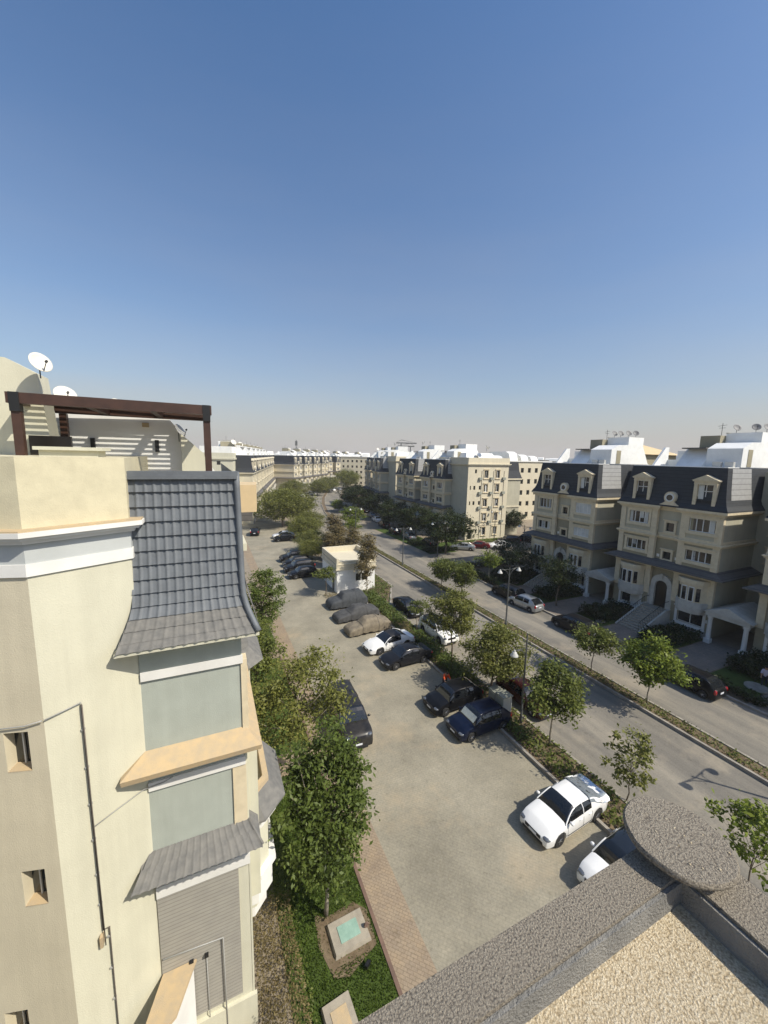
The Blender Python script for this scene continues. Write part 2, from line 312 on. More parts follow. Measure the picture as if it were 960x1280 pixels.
def tree(name,label,loc,H,Rr,trunk,leaf='leafmid',n=5000,ls=.16,seed=1,bark='bark',cl=70,shape=1.0,gap=.0,tr=.09,group='street trees',rz=0,crown_r=.42,lean=(0,0),flat=1):
    rg=np.random.default_rng(seed); t=thing(name,label,'tree',loc,rz,group)
    cz=(H+trunk)/2; rz_=(H-trunk)/2
    C=[]
    while len(C)<cl:
        p=rg.normal(size=3); p/=np.linalg.norm(p); r=rg.uniform(.25,1)**.55
        q=p*r; q[:2]*= (1-.35*shape*max(q[2],0)); 
        lob=1+.22*math.sin(3*math.atan2(q[1],q[0])+seed)+.12*math.sin(5*math.atan2(q[1],q[0])+2*q[2]+seed*2)
        c=np.array([q[0]*Rr*lob+lean[0]*(q[2]+1)/2,q[1]*Rr*lob+lean[1]*(q[2]+1)/2,cz+q[2]*rz_*.92])
        if gap and math.sin(c[0]*2.1+seed)*math.sin(c[1]*2.3+seed*1.7)*math.sin(c[2]*1.9)>1-gap: continue
        C.append(c)
    C=np.array(C); rr=crown_r*(Rr/1.6)**.5
    idx=rg.integers(0,cl,n); w=rg.uniform(.6,1.4,cl)
    P=C[idx]+rg.normal(size=(n,3))*np.array([rr,rr,rr*.6*flat])*w[idx][:,None]*.62
    leafmesh('crown',leafcloud(P,ls,seed),leaf,t)
    mb=MB(); top=Vector((lean[0]*.4,lean[1]*.4,trunk+.55*(H-trunk)))
    b1=Vector((rg.normal()*.05,rg.normal()*.05,trunk*.5)); b2=Vector((lean[0]*.1+rg.normal()*.06,lean[1]*.1+rg.normal()*.06,trunk))
    mb.tube([(0,0,-.05),b1,b2,b2.lerp(top,.5),top],[tr*1.25,tr,tr*.85,tr*.5,tr*.15],8)
    for i in rg.choice(cl,min(cl,16),replace=False):
        c=Vector(C[i]); s=b1.lerp(b2,.75).lerp(top,rg.uniform(.1,.75)); m=s.lerp(c,.5)+Vector((0,0,-.12*Rr))
        mb.tube([s,m,c],[tr*.42,tr*.26,tr*.07],5)
    mb.build('trunk',bark,t,True); return t
def cloud(name,label,boxes,dens,ls,leaf,seed,cat='hedge',kind=None,group=None,h=.5,soft=.25,parent=None):
    """leafy hedge: leaves spread through low boxes with an uneven top"""
    rg=np.random.default_rng(seed); P=[]
    for (x0,y0,x1,y1,z0,z1) in boxes:
        n=int(abs((x1-x0)*(y1-y0))*dens*max(z1-z0,.25)); x=rg.uniform(x0,x1,n); y=rg.uniform(y0,y1,n)
        hh=z0+(z1-z0)*(1-soft+soft*np.sin(x*2.3+y*1.1+seed)*np.cos(y*2.9-x)); z=z0+(hh-z0)*rg.uniform(0,1,n)**.6
        P.append(np.stack([x,y,z],1))
    o=leafmesh(name,leafcloud(np.concatenate(P),ls,seed),leaf,parent)
    return tag(o,label,cat,group,kind)
# ---------------------------------------------------------------- street apartment block (one pavilion of the terrace)
def window(parent,x0,x1,z0,z1,y,n=2,sur=.22,pane='glass',trim='trim',rev=.16,name='window',frame=True,sill=True,rail=False):
    w=MB(); p=.09
    w.box(x0-sur,y-p,z0-sur*.9,x0,y+.02,z1+sur).box(x1,y-p,z0-sur*.9,x1+sur,y+.02,z1+sur).box(x0,y-p,z1,x1,y+.02,z1+sur).box(x0,y-p,z0-sur*.9,x1,y+.02,z0)
    w.box(x0-sur-.08,y-p-.09,z1+sur,x1+sur+.08,y+.02,z1+sur+.10)
    if sill: w.box(x0-sur-.06,y-p-.08,z0-sur*.9-.08,x1+sur+.06,y+.02,z0-sur*.9)
    o=w.build(name,trim,parent)
    MB().box(x0,y+rev,z0,x1,y+rev+.03,z1).build('pane',pane,o)
    if frame:
        f=MB()
        for i in range(n+1):
            x=x0+(x1-x0)*i/n; f.box(x-.035,y+rev-.05,z0,x+.035,y+rev-.003,z1)
        f.box(x0+.036,y+rev-.046,z1-.06,x1-.036,y+rev-.004,z1).box(x0+.036,y+rev-.046,z0,x1-.036,y+rev-.004,z0+.06); f.build('frame','white',o)
    if frame and pane=='glass':
        for i in range(n):
            if rnd.random()<.42:
                a=x0+(x1-x0)*(i+.04)/n; b=a+(x1-x0)/n*rnd.uniform(.35,.92); MB().box(a,y+rev-.0026,z0+.061 if rnd.random()<.7 else z0+(z1-z0)*.4,b,y+rev-.0006,z1-.061).build('curtain',rnd.choice(['shutter','bandwall','palecourses']),o)
    if rail:
        r=MB().box(x0,y-.02,z0+.55,x1,y+.02,z0+.6)
        for i in range(9): xx=x0+(x1-x0)*(i+.5)/9; r.box(xx-.012,y-.01,z0,xx+.012,y+.01,z0+.55)
        r.build('railing','black',o)
    return o
def mansard_ring(x0,y0,x1,y1,prof):
    """four-sided bell roof: prof = list of (outset,z)"""
    return [[(x0-o,y0-o,z),(x1+o,y0-o,z),(x1+o,y1+o,z),(x0-o,y1+o,z)] for o,z in prof]
W_=9.7; GAP=3.45; DEP=10.5
def arch(cx,z0,w,h,n=12):
    r=w/2; pts=[(cx-r,z0),(cx+r,z0)]+[(cx+r*math.cos(PI*i/n),z0+h-r+r*math.sin(PI*i/n)) for i in range(n+1)]
    return pts
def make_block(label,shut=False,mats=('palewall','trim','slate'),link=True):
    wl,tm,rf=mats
    t=thing('apartment_building',label,'building'); t['group']='terrace blocks along the street'
    F=-.4
    b1,b2=(0,3.85),(6.25,W_)
    H={'L':[(.95,3.05,10.35,11.65),(.95,3.05,7.35,8.45),(.95,3.05,.95,2.25)],'R':[(6.95,9.2,10.35,11.65),(6.95,9.2,7.35,8.45),(6.95,9.2,.95,2.25)],'C':[(4.65,5.45,9.85,10.75),(4.65,5.45,6.85,7.65)]}
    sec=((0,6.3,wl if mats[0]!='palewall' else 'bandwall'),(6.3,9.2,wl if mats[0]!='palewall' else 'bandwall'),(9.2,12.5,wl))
    for z0,z1,mt in sec:
        mb=MB()
        for a,b,y,k in ((b1[0],b1[1],F,'L'),(b2[0],b2[1],F,'R'),(b1[1],b2[0],0,'C')):
            hs=[h for h in H[k] if z0<=h[2]<z1]
            if k!='C' and z0==0: hs=hs+[(h[0]+.35,h[1]-.35,3.1,5.3) for h in hs[:1]]
            wallholes(mb,a,b,z0,z1,y,hs)
        for xx in (b1[1],b2[0]): mb.poly([(xx,F,z0),(xx,0,z0),(xx,0,z1),(xx,F,z1)])
        mb.build('front_wall',mt,t)
    # dark backing inside the bay openings and the three other walls
    mb=MB()
    for xx,s in ((0,1),(W_,-1)): mb.poly([(xx,F,0),(xx,DEP,0),(xx,DEP,12.5),(xx,F,12.5)])
    mb.poly([(0,DEP,0),(W_,DEP,0),(W_,DEP,12.5),(0,DEP,12.5)]); mb.build('side_wall',wl,t)
    # stone trim: corner piers
    for a,b in ((-.06,.5),(3.35,3.91),(6.19,6.75),(W_-.5,W_+.06)):
        MB().box(a,F-.07,2.8,b,F+.3,6.25).box(a+.03,F-.04,6.25,b-.03,F+.27,6.75).box(a,F-.07,6.75,b,F+.3,9.0).box(a+.03,F-.04,9.0,b-.03,F+.27,9.5).box(a,F-.07,9.5,b,F+.3,12.1).build('corner_pier',tm,t)
    def band(name,z0,z1,o,mt,o2=None):
        mb=MB(); 
        for k,(oo,za,zb) in enumerate(o2 or [(o,z0,z1)]):
            mb.box(-oo,F-oo,za,b1[1]+oo,F+.25,zb).box(b2[0]-oo,F-oo,za,W_+oo,F+.25,zb).box(b1[1]+oo+.002,-oo,za,b2[0]-oo-.002,.05,zb)
            mb.box(W_+.0,F+.252,za,W_+oo-.002,DEP,zb).box(-oo+.002,F+.252,za,0,DEP,zb)
        return mb.build(name,mt,t)
    band('eaves_cornice',0,0,0,tm,[(.14,12.0,12.12),(.26,12.121,12.28),(.42,12.281,12.5)])
    band('string_cornice',0,0,0,tm,[(.10,9.0,9.1),(.20,9.101,9.22),(.30,9.221,9.34),(.08,9.341,9.62)])
    band('frieze',0,0,0,'trim' if mats[0]=='palewall' else tm,[(.12,5.75,5.95),(.25,5.951,6.1)])
    # dark tiled ledge over the lower floors
    x0,x1=-.0,W_
    MB().rings([[(x0-1.0,F-1.0,6.12),(x1+1.0,F-1.0,6.12),(x1+1.0,DEP,6.12),(x0-1.0,DEP,6.12)],[(x0-1.0,F-1.0,6.24),(x1+1.0,F-1.0,6.24),(x1+1.0,DEP,6.24),(x0-1.0,DEP,6.24)],[(x0-.0,F-.02,6.72),(x1+.0,F-.02,6.72),(x1+.0,DEP,6.72),(x0-.0,DEP,6.72)]]).build('tiled_ledge','darkledge',t)
    MB().box(-.08,F-.08,0,b1[1]+.08,F+.1,.55).box(b2[0]-.08,F-.08,0,W_+.08,F+.1,.55).box(b1[1]+.082,-.08,0,b2[0]-.082,.1,.55).build('plinth','stone',t)
    for k in 'LR':
        for i,h in enumerate(H[k]):
            sh=shut and k=='R' and i<2
            window(t,*h,F,4 if i<2 else 2,.24,'shutter' if sh else 'glass','white' if i==2 else tm,rev=.05 if sh else .16)
    for h in H['C']: window(t,*h,0,1,.2,'glass',tm,frame=False)
    # bays with rounded stone balcony front
    for cx in (2.0,8.07):
        bay=[(cx-1.25,F),(cx-1.0,F-.55),(cx-.55,F-.95),(cx+.55,F-.95),(cx+1.0,F-.55),(cx+1.25,F)]
        big=[(cx+(x-cx)*1.14,F+(y-F)*1.14) for x,y in bay]
        o=MB().prism(bay,2.75,5.5).build('bay',tm if mats[0]=='palewall' else wl,t)
        MB().prism(big,2.6,3.5).prism([(cx+(x-cx)*1.06,F+(y-F)*1.06) for x,y in bay],2.35,2.6).build('balcony_front','stone',o)
        MB().prism(big,5.3,5.74).build('bay_cornice',tm,o)
        for sx in (-1,1):
            p0=Vector((cx+sx*.62,F-.92,0)); p1=Vector((cx+sx*.98,F-.60,0)); d=(p1-p0).normalized(); nn=Vector((sx*abs(d.y),-abs(d.x),0))
            for (q,hw) in ((Vector((cx+sx*.30,F-.97,0)),.17),):
                MB().box(q.x-hw-.07,q.y-.03,3.55,q.x+hw+.07,q.y+.01,5.05).build('window_surround','white',o); MB().box(q.x-hw,q.y-.045,3.62,q.x+hw,q.y-.031,4.95).build('pane','glass',o)
            m=(p0+p1)/2+nn*.03; mb=MB(); n0=0; mb.box(-.17,-.012,3.62,.17,.012,4.95); mb.xform(Matrix.Translation(m)@Matrix.Rotation(math.atan2(d.y,d.x),4,'Z')); mb.build('pane','glass',o)
    # arched door with surround
    cx=5.05; so=arch(cx,1.6,2.1,3.55); si=arch(cx,1.6,1.25,2.9)
    mb=MB(); n=len(si)
    for y,rev in ((-.34,0),):
        for i in range(1,n-1 if False else n):
            a,b=so[i],so[(i+1)%n]; c,d=si[i],si[(i+1)%n]
            if i==n-1: a,b,c,d=so[-1],so[0],si[-1],si[0]
            mb.poly([(a[0],y,a[1]),(b[0],y,b[1]),(d[0],y,d[1]),(c[0],y,c[1])]); mb.poly([(a[0],y,a[1]),(b[0],y,b[1]),(b[0],0,b[1]),(a[0],0,a[1])]); mb.poly([(c[0],y,c[1]),(d[0],y,d[1]),(d[0],0,d[1]),(c[0],0,c[1])])
    mb.box(cx-.12,-.44,4.7,cx+.12,-.30,5.25)
    o=mb.build('door_surround','stone',t); MB().prism(si,-.06,-.02,'y').build('door','darkbronze',o)
    for s in (-1,1): MB().box(cx+s*.9-.0+(.17 if s>0 else -.52),-.38,1.0,cx+s*.9+(.52 if s>0 else -.17),-.0,3.6).build('pilaster','stone',t)
    # stairs
    mb=MB(); ns=11
    for i in range(ns): mb.box(cx-1.1,-5.2+i*.37,0,cx+1.1,-5.2+(i+1)*.37 if i<ns-1 else -.35,1.6*(i+1)/ns)
    s=mb.build('stairs','concrete',t); mb=MB()
    for sx in (-1,1):
        x=cx+sx*1.02; mb.tube([(x,-5.1,1.0),(x,-1.15,2.55),(x,-.45,2.55)],.03,6)
        for i in range(15): yy=-5.1+i*.282; zz=1.0+(yy+5.1)*.3924; mb.tube([(x,yy,zz-.92),(x,yy,zz)],.014,4)
    mb.build('railing','black',s)
    mb=MB(); 
    for sx in (-1,1): mb.prism([(-5.3,0),(-.36,0),(-.36,1.75),(-1.2,1.75),(-5.3,.12)],cx+sx*1.12-(.0 if sx>0 else .16),cx+sx*1.12+(.16 if sx>0 else .0),'x')
    mb.build('stair_wall','stone',s)
    # small square white plaques, vent plates that give no light
    for px,pz in ((4.2,7.1),(6.0,7.1),(6.05,1.9),(9.45,1.75)): MB().box(px-.13,-.05 if px<6.2 and px>3.9 else F-.05,pz-.15,px+.13,.02 if px<6.2 and px>3.9 else F+.02,pz+.15).build('wall_fitting','white',t)
    # mansard roof
    prof=[(.40,12.502),(.38,12.62),(.12,13.05),(-.05,13.6),(-.2,14.6),(-.42,16.55),(-.44,16.62)]
    r=MB().rings(mansard_ring(0,F,W_,DEP,prof)).build('roof',rf,t)
    MB().box(.46,F+.46,16.622,W_-.46,DEP-.46,16.70).build('roof_deck','whitewall',r)
    MB().poly([(W_-.055,F+.9,13.6),(W_-.205,F+1.0,14.6),(W_-.425,F+1.2,16.56),(W_-.425,F+4.6,16.56),(W_-.205,F+4.6,14.6),(W_-.055,F+4.6,13.6)]).xform(Matrix.Translation((.02,0,0))).build('sunlit_roof_patch','palecourses',r)  # paler panel where sun meets the roof side, brightness set by colour
    for cx,w in ((2.0,.62),(7.95,.66)):
        z0=12.72; d=MB(); y0=F-.16; y1=F+.9
        d.box(cx-w-.3,y0,z0-.1,cx-w,y1,z0+2.25).box(cx+w,y0,z0-.1,cx+w+.3,y1,z0+2.25).box(cx-w,y0,z0-.12,cx+w,y1,z0).box(cx-w-.31,y0-.03,z0+2.251,cx+w+.31,y1,z0+2.55).box(cx-w-.42,y0-.12,z0+2.551,cx+w+.42,y1,z0+2.66)
        d.prism([(cx-w-.5,z0+2.661),(cx+w+.5,z0+2.661),(cx,z0+3.2)],y0-.16,y1+.3,'y')
        o=d.build('dormer',tm,t); MB().box(cx-w,y0+.3,z0,cx+w,y0+.34,z0+2.25).build('pane','glass',o)
        f=MB(); 
        for xx in (cx-w+.03,cx,cx+w-.03): f.box(xx-.03,y0+.24,z0,xx+.03,y0+.298,z0+2.25)
        f.box(cx-w,y0+.24,z0+1.6,cx+w,y0+.297,z0+1.66).build('frame','white',o)
        if cx>5: MB().box(cx-w+.06,y0+.20,z0+.05,cx-w+.5,y0+.236,z0+2.2).build('curtain','shutter',o)
        r2=MB().box(cx-w,y0+.04,z0+.72,cx+w,y0+.09,z0+.78)
        for i in range(10): xx=cx-w+2*w*(i+.5)/10; r2.box(xx-.012,y0+.05,z0,xx+.012,y0+.08,z0+.72)
        r2.build('railing','black',o)
    cx=5.05; o=MB(); n=20; y0=F-.36
    o.prism([(cx-.95,12.52),(cx+.95,12.52),(cx+.9,12.7),(cx+.62,12.85)]+[(cx+.56*math.cos(a),13.45+.62*math.sin(a)) for a in [ -.75+i*(PI+1.5)/12 for i in range(13)]]+[(cx-.62,12.85),(cx-.9,12.7)],y0,y0+1.1,'y')
    oc=o.build('round_dormer',tm,t); MB().lathe([(.3,0),(.3,.03)],(cx,y0-.003,13.45),20,(0,-1,0)).build('pane','glass',oc)
    MB().lathe([(.42,0),(.42,.06),(.31,.06),(.31,.0)],(cx,y0-.0,13.45),20,(0,-1,0)).build('ring','white',oc)
    # portico and link wing in the gap
    if link:
        x0,x1=W_+.15,W_+GAP-.15
        MB().box(x0-.15,6.0,0,x1+.15,DEP,16.3).build('link_wall',wl,t)
        p=MB().box(x0-.1,F-.9,2.75,x1+.1,3.2,3.1).prism([(x0-.3,3.101),(x1+.3,3.101),((x0+x1)/2,3.95)],F-1.0,3.2,'y').build('portico','stone',t)
        for xx in (x0+.22,x1-.22):
            MB().box(xx-.25,F-.85,0,xx+.25,F-.35,.45).lathe([(.19,.45),(.17,2.4),(.25,2.55),(.25,2.74)],(xx,F-.6,0),16).build('column','white',p,True,40)
        for zz in (7.4,10.2,13.2): window(t,(x0+x1)/2-.7,(x0+x1)/2+.7,zz,zz+1.4,5.99,2,.12,'glass',tm,rev=-.04)
    # penthouse on the roof terrace (far end): stepped white volume, grey stair house
    P=MB().prism([(2.2,16.701),(8.9,16.701),(6.6,19.0),(6.1,19.0),(6.1,20.2),(3.4,20.2),(3.4,19.3),(2.2,18.7)],W_*0-.0,1,'y'); P.v=[]; P.f=[]
    # profile across the depth (y) extruded along x
    P.prism([(2.1,16.702),(2.1,18.5),(3.6,19.1),(5.2,19.15),(5.2,20.15),(8.2,20.15),(8.2,19.0),(9.6,16.702)],6.4,9.3,'x')
    P.prism([(1.4,16.702),(3.2,18.5),(7.5,18.5),(8.9,16.702)],4.0,6.4,'x')
    P.prism([(.9,16.702),(2.7,18.7),(3.3,18.7),(3.3,16.702)],1.9,2.15,'x').box(3.2,3.0,16.702,4.05,8,18.3)
    ph=P.build('penthouse','whitewall',t)
    MB().box(9.3,3.1,16.75,9.33,3.9,18.4).build('door','bandwall',ph)
    MB().box(6.35,5.15,20.152,6.6,8.2,20.2).box(4.6,4.2,18.502,6.38,7.4,19.9).build('stair_house','bandwall',ph)
    MB().box(4.1,2.0,18.502,6.3,4.1,18.62).build('canopy','darkledge',ph)
    q=MB().box(1.0,3.2,16.702,1.06,DEP-.6,17.35).box(1.061,3.2,16.702,3.9,3.26,17.35); q.build('terrace_wall','whitewall',ph)
    MB().box(7.4,1.2,16.702,8.1,1.55,17.2).box(8.4,1.2,16.702,9.1,1.55,17.2).build('cooling_units','lampwhite',ph)
    MB().tube([(5.5,6.2,19.9),(5.5,6.2,21.3)],.025,5).tube([(5.1,6.2,21.0),(5.9,6.2,21.1)],.02,4).tube([(5.2,6.2,20.8),(5.8,6.2,20.8)],.02,4).build('aerial','black',ph)
    return t
def row_rz(heading): return -PI/2-heading          # facade turned to the street on the left, local x towards the camera
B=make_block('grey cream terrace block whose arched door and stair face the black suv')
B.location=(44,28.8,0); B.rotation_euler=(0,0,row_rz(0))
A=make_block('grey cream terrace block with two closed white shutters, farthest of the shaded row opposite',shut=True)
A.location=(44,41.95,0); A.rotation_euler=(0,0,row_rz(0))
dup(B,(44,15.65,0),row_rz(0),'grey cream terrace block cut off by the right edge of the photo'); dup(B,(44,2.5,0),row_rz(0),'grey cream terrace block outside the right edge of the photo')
Bc=make_block('cream sunlit terrace block, nearest in the row left of the street',mats=('tower','tower','slate')); Bc['group']='sunlit terrace blocks at the far end'
th=R(11.8); ux,uy=math.sin(th),math.cos(th)
Bc.location=(9.3,98,0); Bc.rotation_euler=(0,0,PI/2-th)
for i in range(1,7):
    d=i*(W_+GAP); dup(Bc,(9.3+ux*d,98+uy*d,0),PI/2-th,'cream sunlit terrace block, %s place back in the left far row'%['','second','third','fourth','fifth','sixth','seventh'][i])
# far end row closing the view
def facing(x,y,h,n,what):
    for i in range(n):
        d=i*(W_+GAP); dup(Bc,(x+math.sin(h)*d,y+math.cos(h)*d,0),PI/2-h,what%['first','second','third','fourth','fifth'][i])
facing(35.4,178,R(34),4,'distant cream block closing the view, %s from the left of the slanting row')
facing(68,249,R(62),2,'distant cream block behind the slanting row, %s of the middle pair')
facing(90,268,R(66),2,'distant cream block far down the street, %s of the right hand pair')
# row two and three on the right
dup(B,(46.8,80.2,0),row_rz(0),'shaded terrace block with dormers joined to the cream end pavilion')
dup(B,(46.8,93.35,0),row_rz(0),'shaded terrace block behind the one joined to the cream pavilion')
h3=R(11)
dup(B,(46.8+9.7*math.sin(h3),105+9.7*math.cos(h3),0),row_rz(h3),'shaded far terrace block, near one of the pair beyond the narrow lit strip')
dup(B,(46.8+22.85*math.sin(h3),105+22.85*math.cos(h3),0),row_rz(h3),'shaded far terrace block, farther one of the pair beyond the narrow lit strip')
def pavilion(label,x,y,w=10.6,d=11,rz=0,grill=True):
    t=thing('end_pavilion',label,'building',(x,y,0),rz); t['group']='plain end pavilions'
    cols=[(4.15,5.15),(7.2,8.2)]; rows=[(.9,2.5),(3.9,5.5),(7.0,8.6),(10.1,11.7),(13.0,14.6)]
    hs=[(a,b,c,e) for a,b in cols for c,e in rows]+[(.85,1.25,3.9,4.7),(.6,.9,7.4,8.2),(1.5,2.0,7.4,8.2),(.6,.9,10.6,11.4),(1.5,2.0,10.6,11.4),(1.7,2.2,14.0,14.8),(2.5,2.95,1.4,2.2),(2.9,3.4,7.4,8.2),(2.9,3.4,10.6,11.4),(.6,1.5,.15,2.1)]
    mb=MB(); wallholes(mb,0,w,0,15.6,0,hs); mb.build('front_wall','tower',t)
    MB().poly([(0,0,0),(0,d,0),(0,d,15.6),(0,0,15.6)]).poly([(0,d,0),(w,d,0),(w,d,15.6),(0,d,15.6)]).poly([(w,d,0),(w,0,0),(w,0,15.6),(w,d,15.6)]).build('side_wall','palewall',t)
    for a,b in cols:
        for c,e in rows: window(t,a,b,c,e,0,2,.16,'glass','trim',rev=.14)
    for q in hs[10:]: MB().box(q[0],.15,q[2],q[1],.18,q[3]).build('small_window','glass',t)
    MB().box(-.25,-.25,15.601,w+.25,d+.1,15.8).box(-.38,-.38,15.801,w+.38,d+.1,15.98).box(-.1,-.1,15.981,w+.1,.25,17.2).box(-.1,.251,15.981,.2,d,17.2).box(w-.2,.251,15.981,w+.1,d,17.2).box(.2,d-.3,15.981,w-.2,d,17.2).build('parapet','tower',t)
    MB().box(.2,.25,15.985,w-.2,d-.3,16.05).build('roof','concrete',t)
    MB().box(-.07,-.07,2.95,w+.07,.0,3.2).build('string_course','tower',t)
    MB().rings([[(1.2,2.5,16.06),(w-.6,2.5,16.06),(w-.6,9,16.06),(1.2,9,16.06)],[(2.4,4.2,18.2),(w-1.2,4.2,18.2),(w-1.2,9,18.2),(2.4,9,18.2)]]).build('penthouse','whitewall',t)
    mb=MB()
    for a,b in ((3.5,3.5),(6.6,6.6),(9.4,9.4)): mb.tube([(a,-.05,.2),(a,-.05,14.5)],.035,5)
    mb.build('drain_pipe','rust',t)
    for zz in (3.4,6.5,9.6,12.6):
        for xx in (2.7,5.6,8.9): MB().box(xx,-.38,zz,xx+.75,-.04,zz+.55).build('air_conditioner','greybox',t)
    return t
pv=pavilion('cream five storey end pavilion with two columns of brown framed windows',48.35,64.75)
# plain lower wing right of the pavilion
t=thing('end_wing','pale cream windowless wing standing right behind the cream end pavilion','building',(58.9,66.6,0)); t['group']='plain end pavilions'
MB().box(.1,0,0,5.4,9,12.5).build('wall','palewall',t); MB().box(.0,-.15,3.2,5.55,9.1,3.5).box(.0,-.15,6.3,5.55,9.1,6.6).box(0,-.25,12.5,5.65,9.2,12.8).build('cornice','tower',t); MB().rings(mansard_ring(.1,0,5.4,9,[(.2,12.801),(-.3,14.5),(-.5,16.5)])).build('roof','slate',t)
dup(pv,(49,99.5,0),0,'narrow cream end pavilion showing as a lit strip far down the right row')
t=thing('end_pavilion','plain cream end pavilion of the left far row beside the brown pergola post','building',(-4.0,97.5,0),-th); t['group']='plain end pavilions'
MB().box(0,0,0,9.5,10,15.6).build('wall','cream',t); MB().box(-.3,-.3,15.601,9.8,10,16.0).box(-.1,-.1,16.001,9.6,.2,17.1).box(9.3,.201,16.001,9.6,10,17.1).build('parapet','cream',t); MB().box(2,2,16.002,9,9,18.6).build('penthouse','whitewall',t)
MB().box(6,-.02,14.4,6.8,.0,15.2).build('window','glass',t)
# ---------------------------------------------------------------- plain background blocks
def farblock(label,w,d,h,wallm='tower'):
    t=thing('distant_building',label,'building'); t['group']='distant apartment blocks'
    mb=MB(); hs=[(x,x+1.1,z,z+1.3) for x in np.arange(1.2,w-1.6,2.6) for z in np.arange(1.0,h-2,3.1)]
    wallholes(mb,0,w,0,h,0,hs); mb.poly([(0,0,0),(0,d,0),(0,d,h),(0,0,h)]).poly([(w,0,0),(w,d,0),(w,d,h),(w,0,h)]).poly([(0,d,0),(w,d,0),(w,d,h),(0,d,h)]).poly([(0,0,h-.3),(w,0,h-.3),(w,d,h-.3),(0,d,h-.3)]); mb.build('wall',wallm,t)
    mb=MB()
    for q in hs: mb.box(q[0],.2,q[2],q[1],.22,q[3])
    mb.build('windows','glass',t)
    MB().box(-.3,-.3,h,w+.3,.25,h+.3).box(-.3,.251,h,.1,d,h+.3).box(w-.1,.251,h,w+.3,d,h+.3).box(.1,d-.3,h,w-.1,d,h+.3).build('cornice','white',t)
    mb=MB(); r=random.Random(int(w*10)); x=1.
    while x<w-4:
        ww=r.uniform(2.5,5); hh=r.uniform(1.2,3); mb.prism([(1,h-.29),(1.8,h+hh*.8),(3,h+hh),(d-2,h+hh),(d-1,h-.29)],x,x+ww,'x'); x+=ww+r.uniform(.8,3)
    mb.build('penthouses','whitewall',t); return t
f1=farblock('long cream block with white penthouses behind the shaded terrace',34,12,16.4); f1.location=(84,60,0); f1.rotation_euler=(0,0,row_rz(0))
f2=farblock('pale block with white roof rooms behind the right hand roofs',26,12,16.8,'palewall'); f2.location=(76,22,0); f2.rotation_euler=(0,0,row_rz(0))
f3=farblock('cream block with balconies glimpsed between the pavilion and the shaded terrace',20,12,16.4); f3.location=(70,82,0)
fars=[(f2,(110,70),-90,'pale distant block on the skyline right of the cream pavilion'),(f1,(118,110),-60,'distant cream block on the skyline above the pavilion wing'),(f1,(60,140),-101,'distant white roofed block behind the far shaded pair'),(f2,(95,150),-100,'distant pale block beyond the white roofs'),
 (f1,(70,215),-30,'distant block between the slanting row and the shaded pair'),(f2,(130,240),-25,'hazy distant block at the right end of the vista'),(f1,(20,250),-20,'hazy distant block behind the slanting row'),(f2,(-30,210),5,'hazy distant block left behind the far row'),(f3,(100,300),-20,'farthest hazy block over the slanting row'),
 (f1,(165,330),-30,'remote hazy block on the horizon'),(f1,(150,130),-70,'remote pale block above the shaded terrace roofs'),(f2,(115,20),-90,'pale distant block above the terrace roofs on the right'),(f1,(150,60),-85,'remote pale row above the far right roofs'),(f2,(190,200),-50,'remote hazy row over the right hand roofs'),(f1,(230,130),-65,'remote hazy row at the right horizon'),
 (f1,(-20,330),0,'remote hazy block on the left horizon'),(f2,(60,380),-10,'remote hazy block under the thin mast'),(f1,(210,60),-80,'remote hazy row past the right roofs')]
for o,(x,y),a,l in fars: dup(o,(x,y,0),R(a),l)
# building with a tan pyramid roof behind the terrace
t=thing('tan_roof_house','stone coloured roof pavilion with a low tan pyramid roof behind the white penthouses','building',(66,41,0))
MB().box(0,0,0,9,9,18.3).build('wall','bandwall',t); MB().rings([[(-.6,-.6,18.3),(9.6,-.6,18.3),(9.6,9.6,18.3),(-.6,9.6,18.3)],[(4,4,20.2),(5,4,20.2),(5,5,20.2),(4,5,20.2)]]).build('roof','tan',t)
# ---------------------------------------------------------------- satellite dishes and masts
def dish(label,loc,r,mat,az,group='satellite dishes',el=30):
    t=thing('satellite_dish',label,'satellite dish',loc,az,group)
    ax=Vector((0,math.cos(R(el)),math.sin(R(el)))); c=Vector((0,0,r*1.5)); 
    MB().lathe([(.02,-.16*r),(r*.5,-.11*r),(r*.8,-.04*r),(r,.04*r),(r*.985,.07*r),(r*.78,.0),(r*.5,-.07*r),(.02,-.12*r)],c,24,ax).build('reflector',mat,t,True)
    MB().tube([(0,-.05,0),(0,-.06,r*1.3),c-ax*r*.15],r*.06,8).build('mast','poleg',t)
    lo=c+Vector((0,math.sin(R(el)),-math.cos(R(el))))*r*.95; fp=c+ax*r*1.0+Vector((0,0,-r*.35))
    MB().tube([lo,fp],r*.04,6).tube([fp-ax*r*.12,fp+ax*r*.08],r*.12,8).build('receiver_arm','black',t); return t
# ---------------------------------------------------------------- neighbour building on the left (near)
L=thing('apartment_building','near cream apartment block with blue grey tiled roof panel, pipes and small windows','building')
E1=(-1.65,10.0); E0=(-3.18,9.13); E2=(-7.0,10.15)
prof=[E0,E1,(-1.65,14),(-7,14),E2]
def face_mb(mb,p,q,z0,z1,holes=(),rev=.25):
    """wall face from p to q (seen from outside p left, q right)"""
    P=Vector((*p,0)); Q=Vector((*q,0)); ln=(Q-P).length; m2=MB(); wallholes(m2,0,ln,z0,z1,0,list(holes),rev)
    d=(Q-P).normalized(); m2.xform(Matrix.Translation(P)@Matrix.Rotation(math.atan2(d.y,d.x),4,'Z')); n=len(mb.v); mb.v+=m2.v; mb.f+=[tuple(i+n for i in f) for f in m2.f]; return ln,Matrix.Translation(P)@Matrix.Rotation(math.atan2(d.y,d.x),4,'Z')
mb=MB(); ln,Mx=face_mb(mb,E0,E1,0,14.7); mb.build('stair_tower_front_wall','cream',L)
